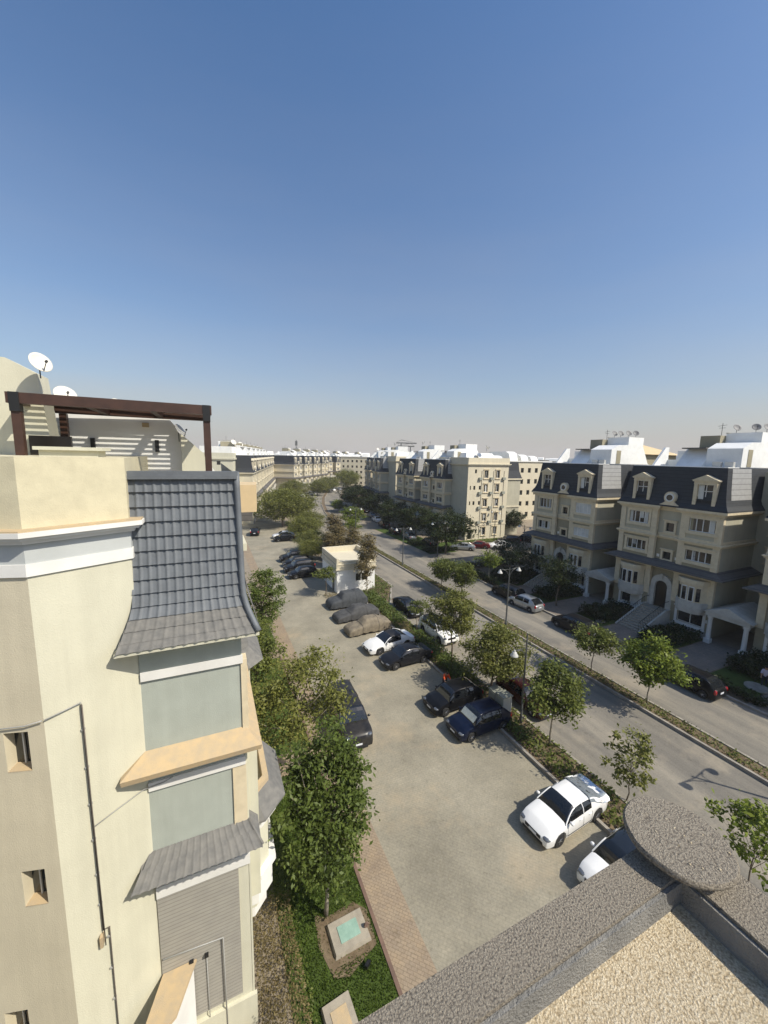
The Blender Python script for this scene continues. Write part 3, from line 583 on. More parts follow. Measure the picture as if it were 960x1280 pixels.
lf=math.dist(E2,E0); wins=[(lf-.73,lf-.30,10.58,11.44),(lf-.73,lf-.30,7.40,8.26),(lf-1.40,lf-.95,3.9,4.76)]
mb=MB(); ln2,Mf=face_mb(mb,E2,E0,0,14.7,wins,.32); mb.build('stair_tower_left_wall','creamshade',L)
mb=MB(); mb.poly([(-1.65,10,0),(-1.65,14,0),(-1.65,14,14.7),(-1.65,10,14.7)]).poly([(-7,14,0),(-7,10.15,0),(-7,10.15,14.7),(-7,14,14.7)]).build('side_wall','cream',L)
for a,b,c,d in wins:
    w=MB().box(a-.09,-.03,c-.12,b+.09,.0,c).box(a-.09,-.03,c+.001,a,-.0,d).box(a-.001,.2,c,b+.001,.23,d)
    o=MB().box(a+.001,.0,c-.03,b-.001,.28,c+.012).xform(Mf).build('window','ochre',L); MB().box(a,.26,c,b,.29,d).xform(Mf).build('pane','glass',o); MB().box(a+.16,.22,c+.013,a+.185,.258,d).xform(Mf).build('frame','white',o)
def polyoff(pts,o):
    out=[]; n=len(pts); ar=sum(pts[i][0]*pts[(i+1)%n][1]-pts[(i+1)%n][0]*pts[i][1] for i in range(n)); sg=1 if ar>0 else -1
    for i in range(n):
        a,b,c=Vector(pts[i-1]),Vector(pts[i]),Vector(pts[(i+1)%n]); d1=(b-a).normalized(); d2=(c-b).normalized(); n1=Vector((d1.y,-d1.x))*sg; n2=Vector((d2.y,-d2.x))*sg; bi=(n1+n2); bi/=max(bi.dot(n1),.2); out.append((b.x+bi.x*o,b.y+bi.y*o))
    return out
mb=MB()
for o,z0,z1 in ((.045,14.62,14.86),(.10,15.251,15.33),(.20,15.331,15.40),(.28,15.401,15.50)): mb.prism(polyoff(prof,o),z0,z1)
mb.build('cornice','white',L); MB().prism(polyoff(prof,.02),14.861,15.25).build('fascia','fascia',L); MB().prism(polyoff(prof,.26),15.501,15.53).build('cornice_top','ochre',L)
MB().prism(prof,15.53,16.86).build('tower_parapet','parapet',L)
# body wall facing the camera, in bands; street wall behind
XR=.60
def seg(name,z0,z1,mat,y=10.0,x0=-1.65,x1=XR): return MB().box(x0,y,z0,x1,y+.3,z1).build(name,mat,L)
seg('entablature',11.73,12.5,'panel',9.97); MB().box(-1.64,9.93,11.64,XR+.02,9.969,11.86).build('white_band','white',L)
seg('upper_panel',9.3,11.73,'panel'); MB().box(.57,9.96,9.4,.72,10.3,11.72).build('corner_pilaster','trim',L)
MB().rings([[(-2.1,9.55,9.36),(.98,9.55,9.36),(.98,14,9.36),(-2.1,10.2,9.36)],[(-2.12,9.52,9.50),(1.0,9.52,9.50),(1.0,14,9.50),(-2.12,10.2,9.50)],[(-1.66,9.99,9.80),(.62,9.99,9.80),(.62,14,9.80),(-1.66,10.2,9.80)]]).build('ochre_ledge','ochre',L)
MB().box(-1.62,9.72,9.28,.86,9.98,9.358).build('ledge_moulding','white',L)
seg('middle_panel',6.8,9.3,'panel'); MB().box(-1.64,9.94,8.72,XR+.01,9.999,8.95).build('white_band','white',L); MB().box(.28,9.96,6.85,.30,9.999,8.72).box(.302,9.975,6.85,.62,9.999,8.72).build('corner_pilaster','trim',L)
seg('lower_wall',.0,6.8,'cream'); MB().box(-1.64,9.96,1.3,.33,9.999,5.62).build('ribbed_panel','corr',L); MB().box(-1.64,9.92,5.621,XR+.04,9.999,5.95).build('white_band','white',L)
MB().box(-1.66,9.90,0,.72,9.999,1.1).build('plinth','cream',L)
# corner capital and quoins
MB().box(.61,10.0,0,.66,10.5,9.2).build('corner_strip','cream',L)
def tiles(name,x0,x1,rows,parent,mats,ncol,fy,thick=.05,edge=None):
    """barrel tile courses: rows = list of (y,z) points going down, every course a stepped wave"""
    out=[]
    for k,(a,b) in enumerate(zip(rows,rows[1:])):
        mb=MB(); (ya,za),(yb,zb)=a,b; xa=edge(za) if edge else (x0,x1); xb=edge(zb) if edge else (x0,x1)
        n=ncol*10; top=[];bot=[];bl=[]
        for i in range(n+1):
            u=i/n; ph_=(u*ncol)%1; w=.034*math.exp(-((min(ph_,1-ph_))/.17)**2)+.010*math.sin(PI*ph_); X1=xa[0]+(xa[1]-xa[0])*u; X2=xb[0]+(xb[1]-xb[0])*u
            top.append((X1,ya-w+.012,za+.03)); bot.append((X2,yb-w-.058,zb-.03)); bl.append((X2,yb-w*.9+.03,zb-.006))
        mb.rings([top,bot,bl],cap=False,closed=False); out.append(mb.build(name,mats(k),parent,True,50))
    return out
prof2=[(10.28,16.46),(10.265,16.12),(10.245,15.78),(10.22,15.44),(10.195,15.10),(10.165,14.77),(10.13,14.44),(10.09,14.11),(10.04,13.80),(9.98,13.51),(9.89,13.26),(9.77,13.03),(9.63,12.82),(9.50,12.67)]
def edg(z):
    s=max(0,min(1,(13.6-z)/1.05)); r=.60+.06*(16.5-z)/4+.36*s**1.6; l=-1.68-.36*s**1.4; return (l,r)
RF=MB().prism([(y+.05,z) for y,z in prof2]+[(10.5,12.67),(10.6,16.4)],-1.66,.58,'x').build('roof','tiledust',L)
mt=lambda k: 'tile' if k<10 else 'tiledust'
tiles('tile_course',0,0,prof2,RF,mt,13,0,edge=edg)
MB().box(-1.72,10.16,16.46,.66,10.42,16.56).box(-1.70,10.13,16.38,.64,10.17,16.47).build('ridge_flashing','tile',RF)
MB().tube([(edg(z)[1]+.03,y-.06,z) for y,z in [(10.3,16.55)]+prof2[1:]],.075,10).build('hip_tiles','tile',RF,True)
MB().box(-2.02,9.46,12.55,1.0,10.0,12.62).build('eave_board','cream',RF)
# street side roof slope, street wall of the near block
MB().rings([[(.62,10.3,16.5),(.62,22,16.5)],[(.68,10.2,14.4),(.68,22,14.4)],[(.80,10.05,13.5),(.80,22,13.5)],[(1.05,9.6,12.6),(1.05,22,12.6)]],cap=False,closed=False).build('street_roof_slope','tiledust',RF)
MB().box(.0,10.31,0,.60,22,12.6).build('street_wall','cream',L)
MB().box(.601,19.3,11.6,1.25,21,12.0).box(.601,19.2,12.001,1.38,21.1,12.4).box(.601,19.1,12.401,1.55,21.2,12.75).box(.601,19.4,8,1.05,20.9,11.599).box(.601,19.4,0,1.0,20.9,8).build('street_pier','cream',L)
MB().box(-7,14,0,.0,22,15.9).build('rear_body','cream',L); MB().box(-1.649,10.301,15.7,.598,14,15.9).build('terrace_floor','concrete',L)
# tiled awning
aw=[(10.0,6.95),(9.87,6.86),(9.74,6.77),(9.62,6.68),(9.5,6.60)]
ao=MB().prism([(10.0,6.93),(9.46,6.54),(10.0,6.5)],-1.9,.80,'x').build('tiled_awning','tiledust',L)
tiles('tile_course',0,0,[(10.0,6.97),(9.75,6.79),(9.48,6.59)],ao,lambda k:'tiledust',16,0,edge=lambda z:(-1.72-.35*(6.97-z)/.38,.62+.32*(6.97-z)/.38))
MB().tube([(.64,10.0,6.98),(.95,9.46,6.58)],.04,8).build('hip_tiles','tiledust',ao,True)
MB().rings([[(.60,10.0,6.95),(.60,10.9,6.95)],[(.92,9.5,6.58),(.92,10.9,6.62)]],cap=False,closed=False).build('side_slope','tiledust',ao)
# bay on the street side with a roofed light well
def octo(x0,y0,x1,y1,c): return [(x0,y0),(x1-c,y0),(x1,y0+c),(x1,y1-c),(x1-c,y1),(x0,y1)]
by=MB().prism(octo(.601,10.85,1.30,13.6,.45),2.9,6.35).build('bay','cream',L)
inn=octo(.601,11.0,1.18,13.5,.4); mid=octo(.601,10.85,1.35,13.65,.45); out=octo(.601,10.55,1.85,13.95,.7)
MB().rings([[(*p,6.12) for p in out],[(*p,6.18) for p in out],[(*p,6.80) for p in mid]],cap=False).build('bay_roof','tiledust',by)
MB().rings([[(*p,6.80) for p in mid],[(*p,6.95) for p in mid],[(*p,6.95) for p in inn],[(*p,6.0) for p in inn]],cap=False).build('bay_rim','ochre',by)
MB().prism(inn,5.9,6.0).build('well_floor','darkbronze',by)
MB().prism(octo(.601,10.75,1.55,13.7,.5),5.75,6.1).prism(octo(.601,10.8,1.40,13.65,.48),3.05,3.9).prism(octo(.601,10.75,1.52,13.7,.5),3.901,4.05).prism(octo(.601,10.9,1.2,13.5,.4),2.5,3.049).build('bay_cornice','white',by)
for yy in (11.4,12.6): MB().box(1.301,yy,4.2,1.33,yy+.75,5.6).build('pane','glass',by)
MB().box(.9,10.82,4.2,.99,10.849,5.6).build('pane','glass',by)
MB().box(.601,10.4,3.9,.95,13.9,9.0).build('bay_back_wall','cream',by)
# small roofed bay farther along
MB().box(.601,13.9,8.0,1.1,16.2,9.4).build('upper_bay','cream',L); MB().rings([[(*p,9.4) for p in octo(.601,13.6,1.6,16.5,.5)],[(*p,9.95) for p in octo(.601,13.9,1.1,16.2,.3)]]).build('upper_bay_roof','tiledust',L)
# small balcony wall lower left with ochre coping
MB().prism([(-1.55,9.9),(-.9,9.9),(-1.3,9.0),(-2.1,8.5)],0,3.15).build('yard_wall','white',L); MB().prism([(-1.62,9.95),(-.82,9.95),(-1.25,8.95),(-2.15,8.38)],3.151,3.24).build('coping','ochre',L)
# pipes
def onE(u,z,o=.05): return Mx@Vector((u,-o,z))
pm=MB().tube([onE(.0,11.68),onE(.6,11.74),onE(.6,11.6)],.013,6).tube([Mf@Vector((lf-2.2,-.05,11.5)),Mf@Vector((lf-.3,-.05,11.6)),Mf@Vector((lf,-.05,11.68))],.013,6)
pm.build('conduit','duct',L,True)
MB().tube([onE(.6,11.7),onE(.6,9.3),onE(.6,6.0),onE(.72,5.95),onE(.70,0.0)],.015,6).tube([onE(.6,11.7,.09),onE(.6,9.3,.09),onE(.61,5.6,.09)],.012,5).build('drain_pipe','rust',L,True)
MB().tube([onE(.61,8.72),onE(1.1,8.80),onE(1.64,8.87),(-1.3,9.93,8.89),(-1.1,9.93,8.97)],.012,5).build('cable','duct',L,True)
for zz in (11.1,10.2,9.3,8.4,7.5,6.7,5.7,4.8,3.9): 
    p=onE(.6 if zz>5.9 else .7,zz,.02); MB().box(p.x-.035,p.y-.03,p.z-.02,p.x+.035,p.y+.03,p.z+.02).build('pipe_bracket','duct',L)
MB().box(*(onE(.5,5.62,.09)),*(onE(.62,5.9,0))).build('junction_box','ochre',L)
MB().tube([(-1.6,9.93,3.72),(-.14,9.90,3.60),(-.12,9.90,.3)],.02,6).tube([(-.94,9.93,3.2),(-.93,9.92,.5)],.012,5).tube([(-.57,9.93,3.2),(-.56,9.92,.5)],.012,5).build('conduit','duct',L,True)
for xx in (-.94,-.57): MB().box(xx-.05,9.88,3.2,xx+.05,9.96,3.28).build('vent','black',L)
# roof level: tower stub, penthouse walls, chimney box
MB().prism([(-7.5,15.9),(-7.5,19.1),(-3.75,19.05),(-3.2,18.75),(-2.98,16.0)],11.9,12.6,'y').xform(Matrix.Translation((-.35,0,0))).build('roof_tower','cream',L)
MB().box(-3.15,10.2,16.4,-2.15,10.9,16.99).box(-3.22,10.12,16.991,-2.06,10.98,17.06).build('roof_hatch_box','cream',L)
ph=MB().prism([(-7.5,15.9),(-7.5,18.0),(-1.35,18.15),(-1.1,18.1),(.45,16.1),(.45,15.9)],13.6,13.9,'y').build('penthouse_wall','whitewall',L)
MB().prism([(-.72,15.9),(-.7,17.55),(-.1,16.98),(.15,16.0),(.15,15.9)],13.2,13.599,'y').build('sloping_fin','cream',L)
MB().box(-3.80,11.80,15.9,-3.0,11.898,17.32).build('terrace_door','darkbronze',ph)
for xx in (-2.95,-1.37): MB().box(xx-.05,13.5,17.0,xx+.05,13.6,17.35).build('wall_fitting','black',ph)  # black lamps on the penthouse wall
MB().box(-1.72,13.5,17.72,-1.55,13.6,17.84).build('wall_light','ochre',ph)
# pergola
pg=thing('pergola','dark brown timber pergola with slatted top on the roof terrace','pergola')
for x,y in ((-3.72,11.1),(.02,11.2),(-3.5,13.3),(.0,13.35)):
    MB().box(x-.08,y-.08,15.9,x+.08,y+.08,17.96).build('post','wood',pg)
for a,b in (((-3.86,11.0),(.14,11.19)),((-3.7,13.2),(.12,13.38))): MB().prism([(a[0],a[1]),(b[0],b[1]-.09),(b[0],b[1]+.07),(a[0],a[1]+.16)],17.97,18.2).build('beam','wood',pg)
for x in (-3.8,-2.5,-1.2,.05): MB().box(x-.07,11.2,17.99,x+.07,13.25,18.17).build('rafter','wood',pg)
mb=MB()
for i in range(19): y=11.3+i*.102; mb.box(-3.7,y,18.175,.0,y+.045,18.20)
mb.build('slats','wood',pg)
for x,y in ((-3.72,11.09),(.02,11.19)): MB().box(x-.087,y-.105,17.80,x+.087,y+.085,18.205).build('corner_bracket','black',pg)
dish('large cream satellite dish on the white roof tower of the near block',(-3.35,11.5,18.6),.23,'dish',R(-135),el=22)
dish('small cream dish half hidden behind the left end of the pergola',(-3.65,14.2,18.15),.28,'dish',R(-150))
dish('small cream dish at the top edge of the pergola beam middle',(-2.45,14.3,18.10),.2,'dish',R(-150))
dish('cream dish on the penthouse slope left of the right pergola post',(-.72,13.4,17.32),.22,'dish',R(-115))
# next block of the left row, tan parapet
n2=thing('apartment_building','near left row block with a tan parapet end wall seen over the tiled roof edge','building')
MB().box(-6,23.5,0,1.3,40,13.2).build('wall','cream',n2); MB().prism([(1.0,23.0),(2.45,23.0),(2.75,25.5),(1.0,25.5)],13.7,15.25).build('parapet','tan',n2); MB().box(.9,22.9,13.2,2.2,40,13.69).build('cornice','darkledge',n2)
# ---------------------------------------------------------------- own roof: parapet, sandy roof, round stone
own=thing('roof_parapet','rough grey parapet corner around a sandy roughcast roof in the foreground','parapet')
YO,XO,TZ=.665,1.50,15.7; TH=.11; TX=.17
mb=MB(); rg=random.Random(3)
MB().prism([(-9,YO-TH),(XO-TX,YO-TH),(XO-TX,-9),(XO,-9),(XO,YO),(-9,YO)],TZ-.5,TZ).build('coping','rough',own)
MB().prism([(-9,YO-TH-.012),(XO-TX-.012,YO-TH-.012),(XO-TX-.012,-9),(XO-TX-.001,-9),(XO-TX-.001,YO-TH-.001),(-9,YO-TH-.001)],TZ-.5,TZ-.012).build('membrane','bitumen',own)
MB().poly([(-9,-9,TZ-.095),(XO-TX,-9,TZ-.095),(XO-TX,YO-TH,TZ-.095),(-9,YO-TH,TZ-.095)]).build('roof_surface','roughlight',own)
MB().box(-9,-9,0,XO-.03,YO-.03,TZ-.5).build('wall','cream',own)
st=thing('round_stone_slab','round rough stone slab on a short dark neck at the parapet corner','stone slab',(1.385,.605,TZ))
prf=[(.143,0),(.154,.008),(.156,.02),(.150,.028),(.0005,.030)]
m_=MB(); m_.lathe([(.02,.0)]+prf,(0,0,.035),48)
m_.v=[(x*(1+.012*math.sin(7*math.atan2(y,x))),y*(1+.01*math.cos(5*math.atan2(y,x))),z) for x,y,z in m_.v]; m_.build('slab','rough',st,True,50)
MB().lathe([(.04,0),(.035,.035)],(-.03,-.02,0),16).build('neck','black',st)
mb=MB()
for i in range(15):
    a=rg.uniform(0,6.28); r=.11*rg.random()**.7; mb.ball((r*math.cos(a)+.02,r*math.sin(a)-.02,.065),(rg.uniform(.001,.005),rg.uniform(.001,.004),.0025),7,4)
mb.build('pebbles','roughlight',st)
# ---------------------------------------------------------------- cars
def interp(tab,x):
    for (a,u),(b,v) in zip(tab,tab[1:]):
        if a<=x<=b: t=(x-a)/(b-a+1e-9); return u+(v-u)*t
    return tab[0][1] if x<tab[0][0] else tab[-1][1]
def smooth_tab(tab,x,h=.12): return (interp(tab,x-h)+2*interp(tab,x)+interp(tab,x+h))/4
KIND={ # L,W,H, wheelbase, top line (x from front 0..1), cabin: x of screen base, roof start, roof end, rear base
 'sedan':dict(L=4.42,W=1.71,H=1.42,top=[(0,.55),(.03,.66),(.10,.80),(.27,.93),(.5,.96),(.84,1.02),(.96,1.0),(1,.72)],cab=(.27,.43,.68,.86),r=.32,ax=(.19,.79)),
 'suv':dict(L=4.45,W=1.86,H=1.68,top=[(0,.62),(.02,.80),(.08,.97),(.24,1.06),(.5,1.09),(.9,1.12),(.98,1.05),(1,.8)],cab=(.25,.38,.86,.97),r=.36,ax=(.185,.79)),
 'hatch':dict(L=4.1,W=1.75,H=1.5,top=[(0,.58),(.03,.72),(.10,.86),(.25,.96),(.5,.98),(.9,1.0),(.98,.95),(1,.75)],cab=(.25,.40,.80,.96),r=.31,ax=(.2,.81)),
 'coupe':dict(L=4.7,W=1.83,H=1.40,top=[(0,.52),(.03,.64),(.12,.79),(.29,.90),(.5,.93),(.84,.99),(.96,.97),(1,.70)],cab=(.30,.46,.66,.86),r=.34,ax=(.2,.79)),
 'van':dict(L=4.9,W=1.95,H=1.85,top=[(0,.7),(.02,.95),(.08,1.08),(.22,1.15),(.5,1.18),(.9,1.2),(.98,1.15),(1,.9)],cab=(.22,.33,.92,.98),r=.38,ax=(.18,.79))}
def car(label,kind,pm,group='parked cars',roofm=None,cat='car',name='parked_car',dirty=None):
    K=KIND[kind]; L_,W2,Hh=K['L'],K['W']/2,K['H']; t=thing(name,label,cat,group=group); r=K['r']; Ra=r+.07
    X=lambda u: L_/2-u*L_
    ax=[X(u) for u in K['ax']]; us=sorted(set([0,.006,.02,.05,.09,.94,.975,.993,1]+[i/26 for i in range(3,25)]+[ (L_/2-a-d)/L_ for a in ax for d in (-Ra-.01,-Ra+.01,-Ra*.8,-Ra*.5,0,Ra*.5,Ra*.8,Ra-.01,Ra+.01)]))
    def wid(u): e=abs(2*u-1); return W2*(1-.13*max(0,(e-.78)/.22)**2.2-.015)
    def zb(x):
        z=.2
        for a in ax:
            if abs(x-a)<Ra: z=max(z,r+math.sqrt(Ra*Ra-(x-a)**2))
        e=abs(x)/(L_/2); return z+(.06 if e>.96 else 0)
    def section(u,grow=0):
        x=X(u); w=wid(u); b=zb(x); zt=smooth_tab(K['top'],u,.02); c=K['cab']
        half=[(0,b),(w*.72,b),(w*.965,b+.02 if b>.25 else .25),(w*.995,max(b+.03,.42)),(w,max(b+.05,.58)),(w*.985,zt-.16),(w*.94,zt-.05),(w*.8,zt),(w*.45,zt+.025),(0,zt+.035)]
        return [(x,y,z) for y,z in half]+[(x,-y,z) for y,z in half[-2:0:-1]]
    rs=[section(u) for u in us]
    for i in (0,-1):
        s=.93; zc=.55; rs[i]=[(p[0],p[1]*s,zc+(p[2]-zc)*.8) for p in rs[i]]
    bo=MB().rings(rs).build('body',pm,t,True,38)
    # cabin
    c0,c1,c2,c3=K['cab']; x0,x1,x2,x3=[X(c) for c in K['cab']]
    def zr(x):
        if x>x1: f=(x0-x)/(x0-x1); return interp(K['top'],c0)-.02+(Hh-.035-interp(K['top'],c0)+.02)*math.sin(f*PI/2*.92)/math.sin(PI/2*.92)
        if x<x2: f=(x-x3)/(x2-x3); zb_=interp(K['top'],c3)-.03; return zb_+(Hh-.05-zb_)*math.sin(max(f,0)*PI/2*.95)/math.sin(PI/2*.95)
        f=(x1-x)/(x1-x2); return Hh-.035+.035*math.sin(PI*f)-.015*f
    def cab(x,g=0):
        z=zr(x); u=(L_/2-x)/L_; w=wid(u); belt=smooth_tab(K['top'],u,.02)-.03; k=max(0,min(1,(z-belt)/(Hh-belt)))
        wt=w*(.93-.19*k)
        return [(x,w*.945+g,belt),(x,(w*.945+wt)/2+.035*k+g,belt+(z-belt)*.5),(x,wt+g,z-.07*k),(x,wt*.86,z-.008+g),(x,wt*.4,z+.022*k+g),(x,-wt*.4,z+.022*k+g),(x,-wt*.86,z-.008+g),(x,-wt-g,z-.07*k),(x,-(w*.945+wt)/2-.035*k-g,belt+(z-belt)*.5),(x,-w*.945-g,belt)]
    xs=[x0+(x3-x0)*i/26 for i in range(27)]; xs=sorted(set(xs+[x1,x2]),reverse=True); CR=[cab(x) for x in xs]
    parts={'windscreen':MB(),'rear_window':MB(),'side_window':MB(),'side_windowR':MB()}
    for i in range(len(xs)-1):
        a,b=CR[i],CR[i+1]; m=(xs[i]+xs[i+1])/2
        for j in range(9):
            q=[a[j],a[j+1],b[j+1],b[j]]
            key='side_window' if j<2 else 'side_windowR' if j>6 else ('windscreen' if m>(x1+x2)/2 else 'rear_window')
            parts[key].poly(q)
    for k_,mb in parts.items(): mb.build(k_.replace('R',''),'carglass',t,True)
    # roof skin + pillars in body colour, set just proud of the glass
    rm=roofm or pm; mb=MB(); rx=[x for x in xs if x2-.03<=x<=x1+.03]
    def rim(x): c=cab(x,.008); return [c[2][:2]+(c[2][2]-.045,)]+c[2:8]+[c[7][:2]+(c[7][2]-.045,)]
    mb.rings([rim(x) for x in rx],cap=False,closed=False); mb.build('roof',rm,t,True,60)
    for s in (0,1):
        mb=MB(); pick=lambda x,j,g=.004: cab(x,g)[j if s==0 else 9-j]
        A=[x for x in xs if x>=x1]; mb.tube([pick(x,2) for x in A],.032,5)
        mb.build('pillar',pm,t,True,60); mb=MB(); Cc=[x for x in xs if x<=x2]; mb.tube([pick(x,2) for x in Cc],.04,5)
        mb.build('pillar',pm,t,True,60); mb=MB()
        for bx in ([(x1+x2)/2+.05] if kind!='coupe' else []): mb.tube([pick(bx,0),pick(bx,1),pick(bx,2)],.028,5)
        cp=[x for x in xs if x3-.01<=x<=(x2+(.18 if kind in('suv','van','hatch') else .02))]
        q=[[pick(x,0,.006),pick(x,1,.006),pick(x,2,.006)] for x in cp]
        mb2=MB()
        if len(q)>1: mb2.rings(q,cap=False,closed=False).build('quarter_panel',pm,t,True,60)
        if mb.v: mb.build('pillar',pm,t,True,60)
    # wheels
    for a in ax:
        for s in (-1,1):
            w=MB().lathe([(r*.62,-.1),(r*.93,-.1),(r,-.06),(r,.06),(r*.93,.1),(r*.62,.1)],(a,s*(W2-.13),r),24,(0,s,0)).build('wheel','rubber',t,True,40)
            rm2=MB().lathe([(r*.62,.0),(r*.66,.085),(r*.6,.09),(r*.58,.04)],(a,s*(W2-.13),r),24,(0,s,0))
            for k in range(5):
                an=k*2*PI/5; d=Vector((math.cos(an),0,math.sin(an))); c=Vector((a,s*(W2-.06),r)); rm2.tube([c,c+d*r*.62],[.045,.03],5)
            rm2.build('rim','rim',w)
            MB().lathe([(r*.6,0),(r*.6,.01)],(a,s*(W2-.11),r),16,(0,s,0)).build('brake_disc','plastic',w)
    fr=X(0); rr_=X(1); tp=K['top']; hz=interp(tp,.05)-.12; tz=interp(tp,.97)-.16
    for s in (-1,1):
        MB().ball((X(.045),s*W2*.70,hz),(.20,.20,.085),12,6).build('headlight','lamp',t,True)
        if kind in('suv','van','hatch'): MB().ball((X(.975),s*W2*.80,tz),(.12,.12,.2),10,6).build('tail_light','red',t,True)
        else: MB().ball((X(.968),s*W2*.72,tz),(.16,.22,.09),10,6).build('tail_light','red',t,True)
        MB().ball((x0-.22,s*(W2+.06),interp(tp,c0)+.07),(.08,.11,.07),10,6).build('wing_mirror',pm,t,True)
    MB().box(fr-.10,-.42,hz-.14,fr-.004+.006,.42,hz+.02).build('grille','plastic',t); MB().box(fr-.12,-.55,.27,fr+.004,.55,.40).build('air_intake','plastic',t)
    MB().box(fr-.02,-.2,.44,fr+.018,.2,.54).build('number_plate','plate',t); MB().box(rr_-.018,-.2,.62,rr_+.03,.2,.74).build('number_plate','plate',t)
    mb=MB(); hn=MB()
    for s in (-1,1):
        bx=(x1+x2)/2+.05
        for x in (x0-.12,bx,x2-.02 if kind!='suv' else x2+.5):
            u=(L_/2-x)/L_; w=wid(u); zt=smooth_tab(tp,u,.02); mb.tube([(x,s*(w*.997+.001),.34),(x,s*(w+.001),.58),(x,s*(w*.985+.001),zt-.16)],.007,4)
        mb.tube([(x0-.1,s*(wid(.3)+.003),.36),(x2,s*(wid(.6)+.003),.36)],.012,4)
        for x in (bx+.12,x2+.05): hn.box(x,s*W2*.99-.02,.78*Hh/1.45*.98,x+.17,s*W2*.99+.02,.815*Hh/1.45*.98)
    mb.build('door_seams','plastic',t); hn.build('door_handles',pm if kind!='suv' else 'chrome',t); return t
NX=PI  # nose towards -x
def put(t,x,y,rz): t.location=(x,y,.012); t.rotation_euler=(0,0,rz); return t
put(car('white sedan with silver sheet over its rear window, by the strip kerb','sedan',P_white),14.85,11.0,NX+R(4))
c=put(car('white car with black glass roof half hidden by the roof parapet','hatch',P_white,roofm=M['carglass']),15.0,8.15,NX+R(4))
put(car('navy blue car with silver sunshade in its windscreen','hatch',P_navy),15.05,17.7,NX+R(2))
put(car('glossy black car beside the person in orange','hatch',P_black),14.9,20.3,NX+R(3))
put(car('charcoal black sedan parked beside the white coupe','sedan',P_char),14.45,26.55,NX+R(3))
put(car('white coupe with black roof between sedan and brown covered car','coupe',P_white,roofm=M['plastic']),14.2,29.35,NX+R(6))
put(car('black car parked in the near lane beside the end of the strip','sedan',P_black),19.6,36.0,-PI/2+R(2))
put(car('white car with black roof in the near lane, partly under a tree','suv',P_white,roofm=M['plastic']),19.5,29.6,-PI/2+R(3))
put(car('dark red car under the bushy strip trees in the near lane','sedan',P_maroon),19.75,18.6,-PI/2)
put(car('large dusty black car parked along the left brick walk','van',P_dusty),7.45,21.2,-PI/2-R(3))
put(car('dark pickup like car on the shaded far side lane, left of the silver car','suv',P_black),33.3,35.2,PI/2)
put(car('silver hatchback in shade on the far lane','hatch',P_silver),32.9,32.0,PI/2+R(6))
sv=car('black suv in deep shade before the second stairs','suv',P_black); put(sv,32.9,25.3,PI/2)
hb=car('black hatchback at the far kerb near the right edge','hatch',P_black); put(hb,33.0,15.1,PI/2)
se=car('silver sedan, leftmost in the side street parking','sedan',P_silver); put(se,43.0,57.9,R(145))
d=dup(se,(50.8,56.9,.02),R(165),'white sedan in the side street parking before the cream pavilion')
rd=put(car('dark red sedan between silver and white cars in the side parking','sedan',P_red),46.6,58.2,R(145))
def dcar(src,x,y,rz,l): return dup(src,(x,y,.012),rz,l)
for c_ in kids(d):
    if c_.name.split('.')[0] in('body','pillars','roof','pillar','quarter_panel','wing_mirror','door_handles'): 
        c_.data=c_.data.copy(); c_.data.materials[0]=P_white
dcar(sv,55.3,59.3,R(150),'dark car behind the white sedan in the side parking'); dcar(sv,60,59.5,R(120),'black car at the right end of the side parking by the terrace')
for i,(x,y) in enumerate([(11.6,52.3),(11.7,55.2),(11.9,58.2),(12.1,61.2)]): dcar([hb,sv][i%2],x,y,NX+R(5),'dark car in the shaded group beyond the small kiosk, %s from the near end'%['first','second','third','fourth'][i])
dcar(hb,13.2,76.3,NX,'black car in the far parking bay in front of a white one'); dcar(d,13.6,79.3,NX,'white car in the far parking bay behind a black one'); dcar(sv,8.6,84.5,R(80),'dark car alone on the far left of the parking lot')
for i,(x,y,s_) in enumerate([(38,70,se),(37.5,76,hb),(38.5,84,sv),(40,92,d),(41.5,99,se),(39,63.5,hb),(43,108,sv)]): dcar(s_,x,y,PI/2-R(6),'distant car by the far kerb under dark trees, %s from the near end'%['first','second','third','fourth','fifth','sixth','seventh'][[1,2,3,4,5,0,6][i]])
for i,(x,y,s_) in enumerate([(34,158,d),(37,160,se),(40,163,d),(50,175,hb),(54,180,d),(58,183,se)]): dcar(s_,x,y,R(120),'tiny distant car before the slanting cream row, %s from the left'%['first','second','third','fourth','fifth','sixth'][i])
# silver sheets and sunshades
t=MB().rings([[( -.74-i*.17, (-.76+j*.19)*(1+.02*i), (1.455-.42*min(1,i/5.4)**1.15)+.014*math.sin(j*2.3+i*1.7)+.012*math.sin(j*5+i*3)+ (0 if 0<j<8 else -.2)) for j in range(9)] for i in range(9)],cap=False,closed=False).build('silver_sheet','foil',None,True); tag(t,'crumpled silver sheet over the rear window of the white sedan','sheet')
t.location=(14.85,11.0,.012); t.rotation_euler=(0,0,NX+R(4))
def shade(x,y,rz,k,off_=0,lab=''):
    K=KIND[k]; L_=K['L']; c0,c1=K['cab'][:2]; xa=L_/2-c0*L_; xb=L_/2-c1*L_; za=interp(K['top'],c0); zz=K['H']
    o=MB().prism([(xa-.04,-.60),(xa-.04,.60),((xa+xb)/2-.02,.60),((xa+xb)/2-.02,-.60)],0,.012).build('sunshade','foil'); 
    me=o.data
    for v in me.vertices:
        f=(xa-v.co.x)/(xa-xb); v.co.z+=za+.03+(zz-.035-za)*math.sin(f*PI/2*.92)/math.sin(PI/2*.92)
    o.location=(x,y,.012); o.rotation_euler=(0,0,rz); return tag(o,lab,'sunshade')
shade(15.05,17.7,NX+R(2),'hatch',0,'silver sunshade across the windscreen of the navy car')
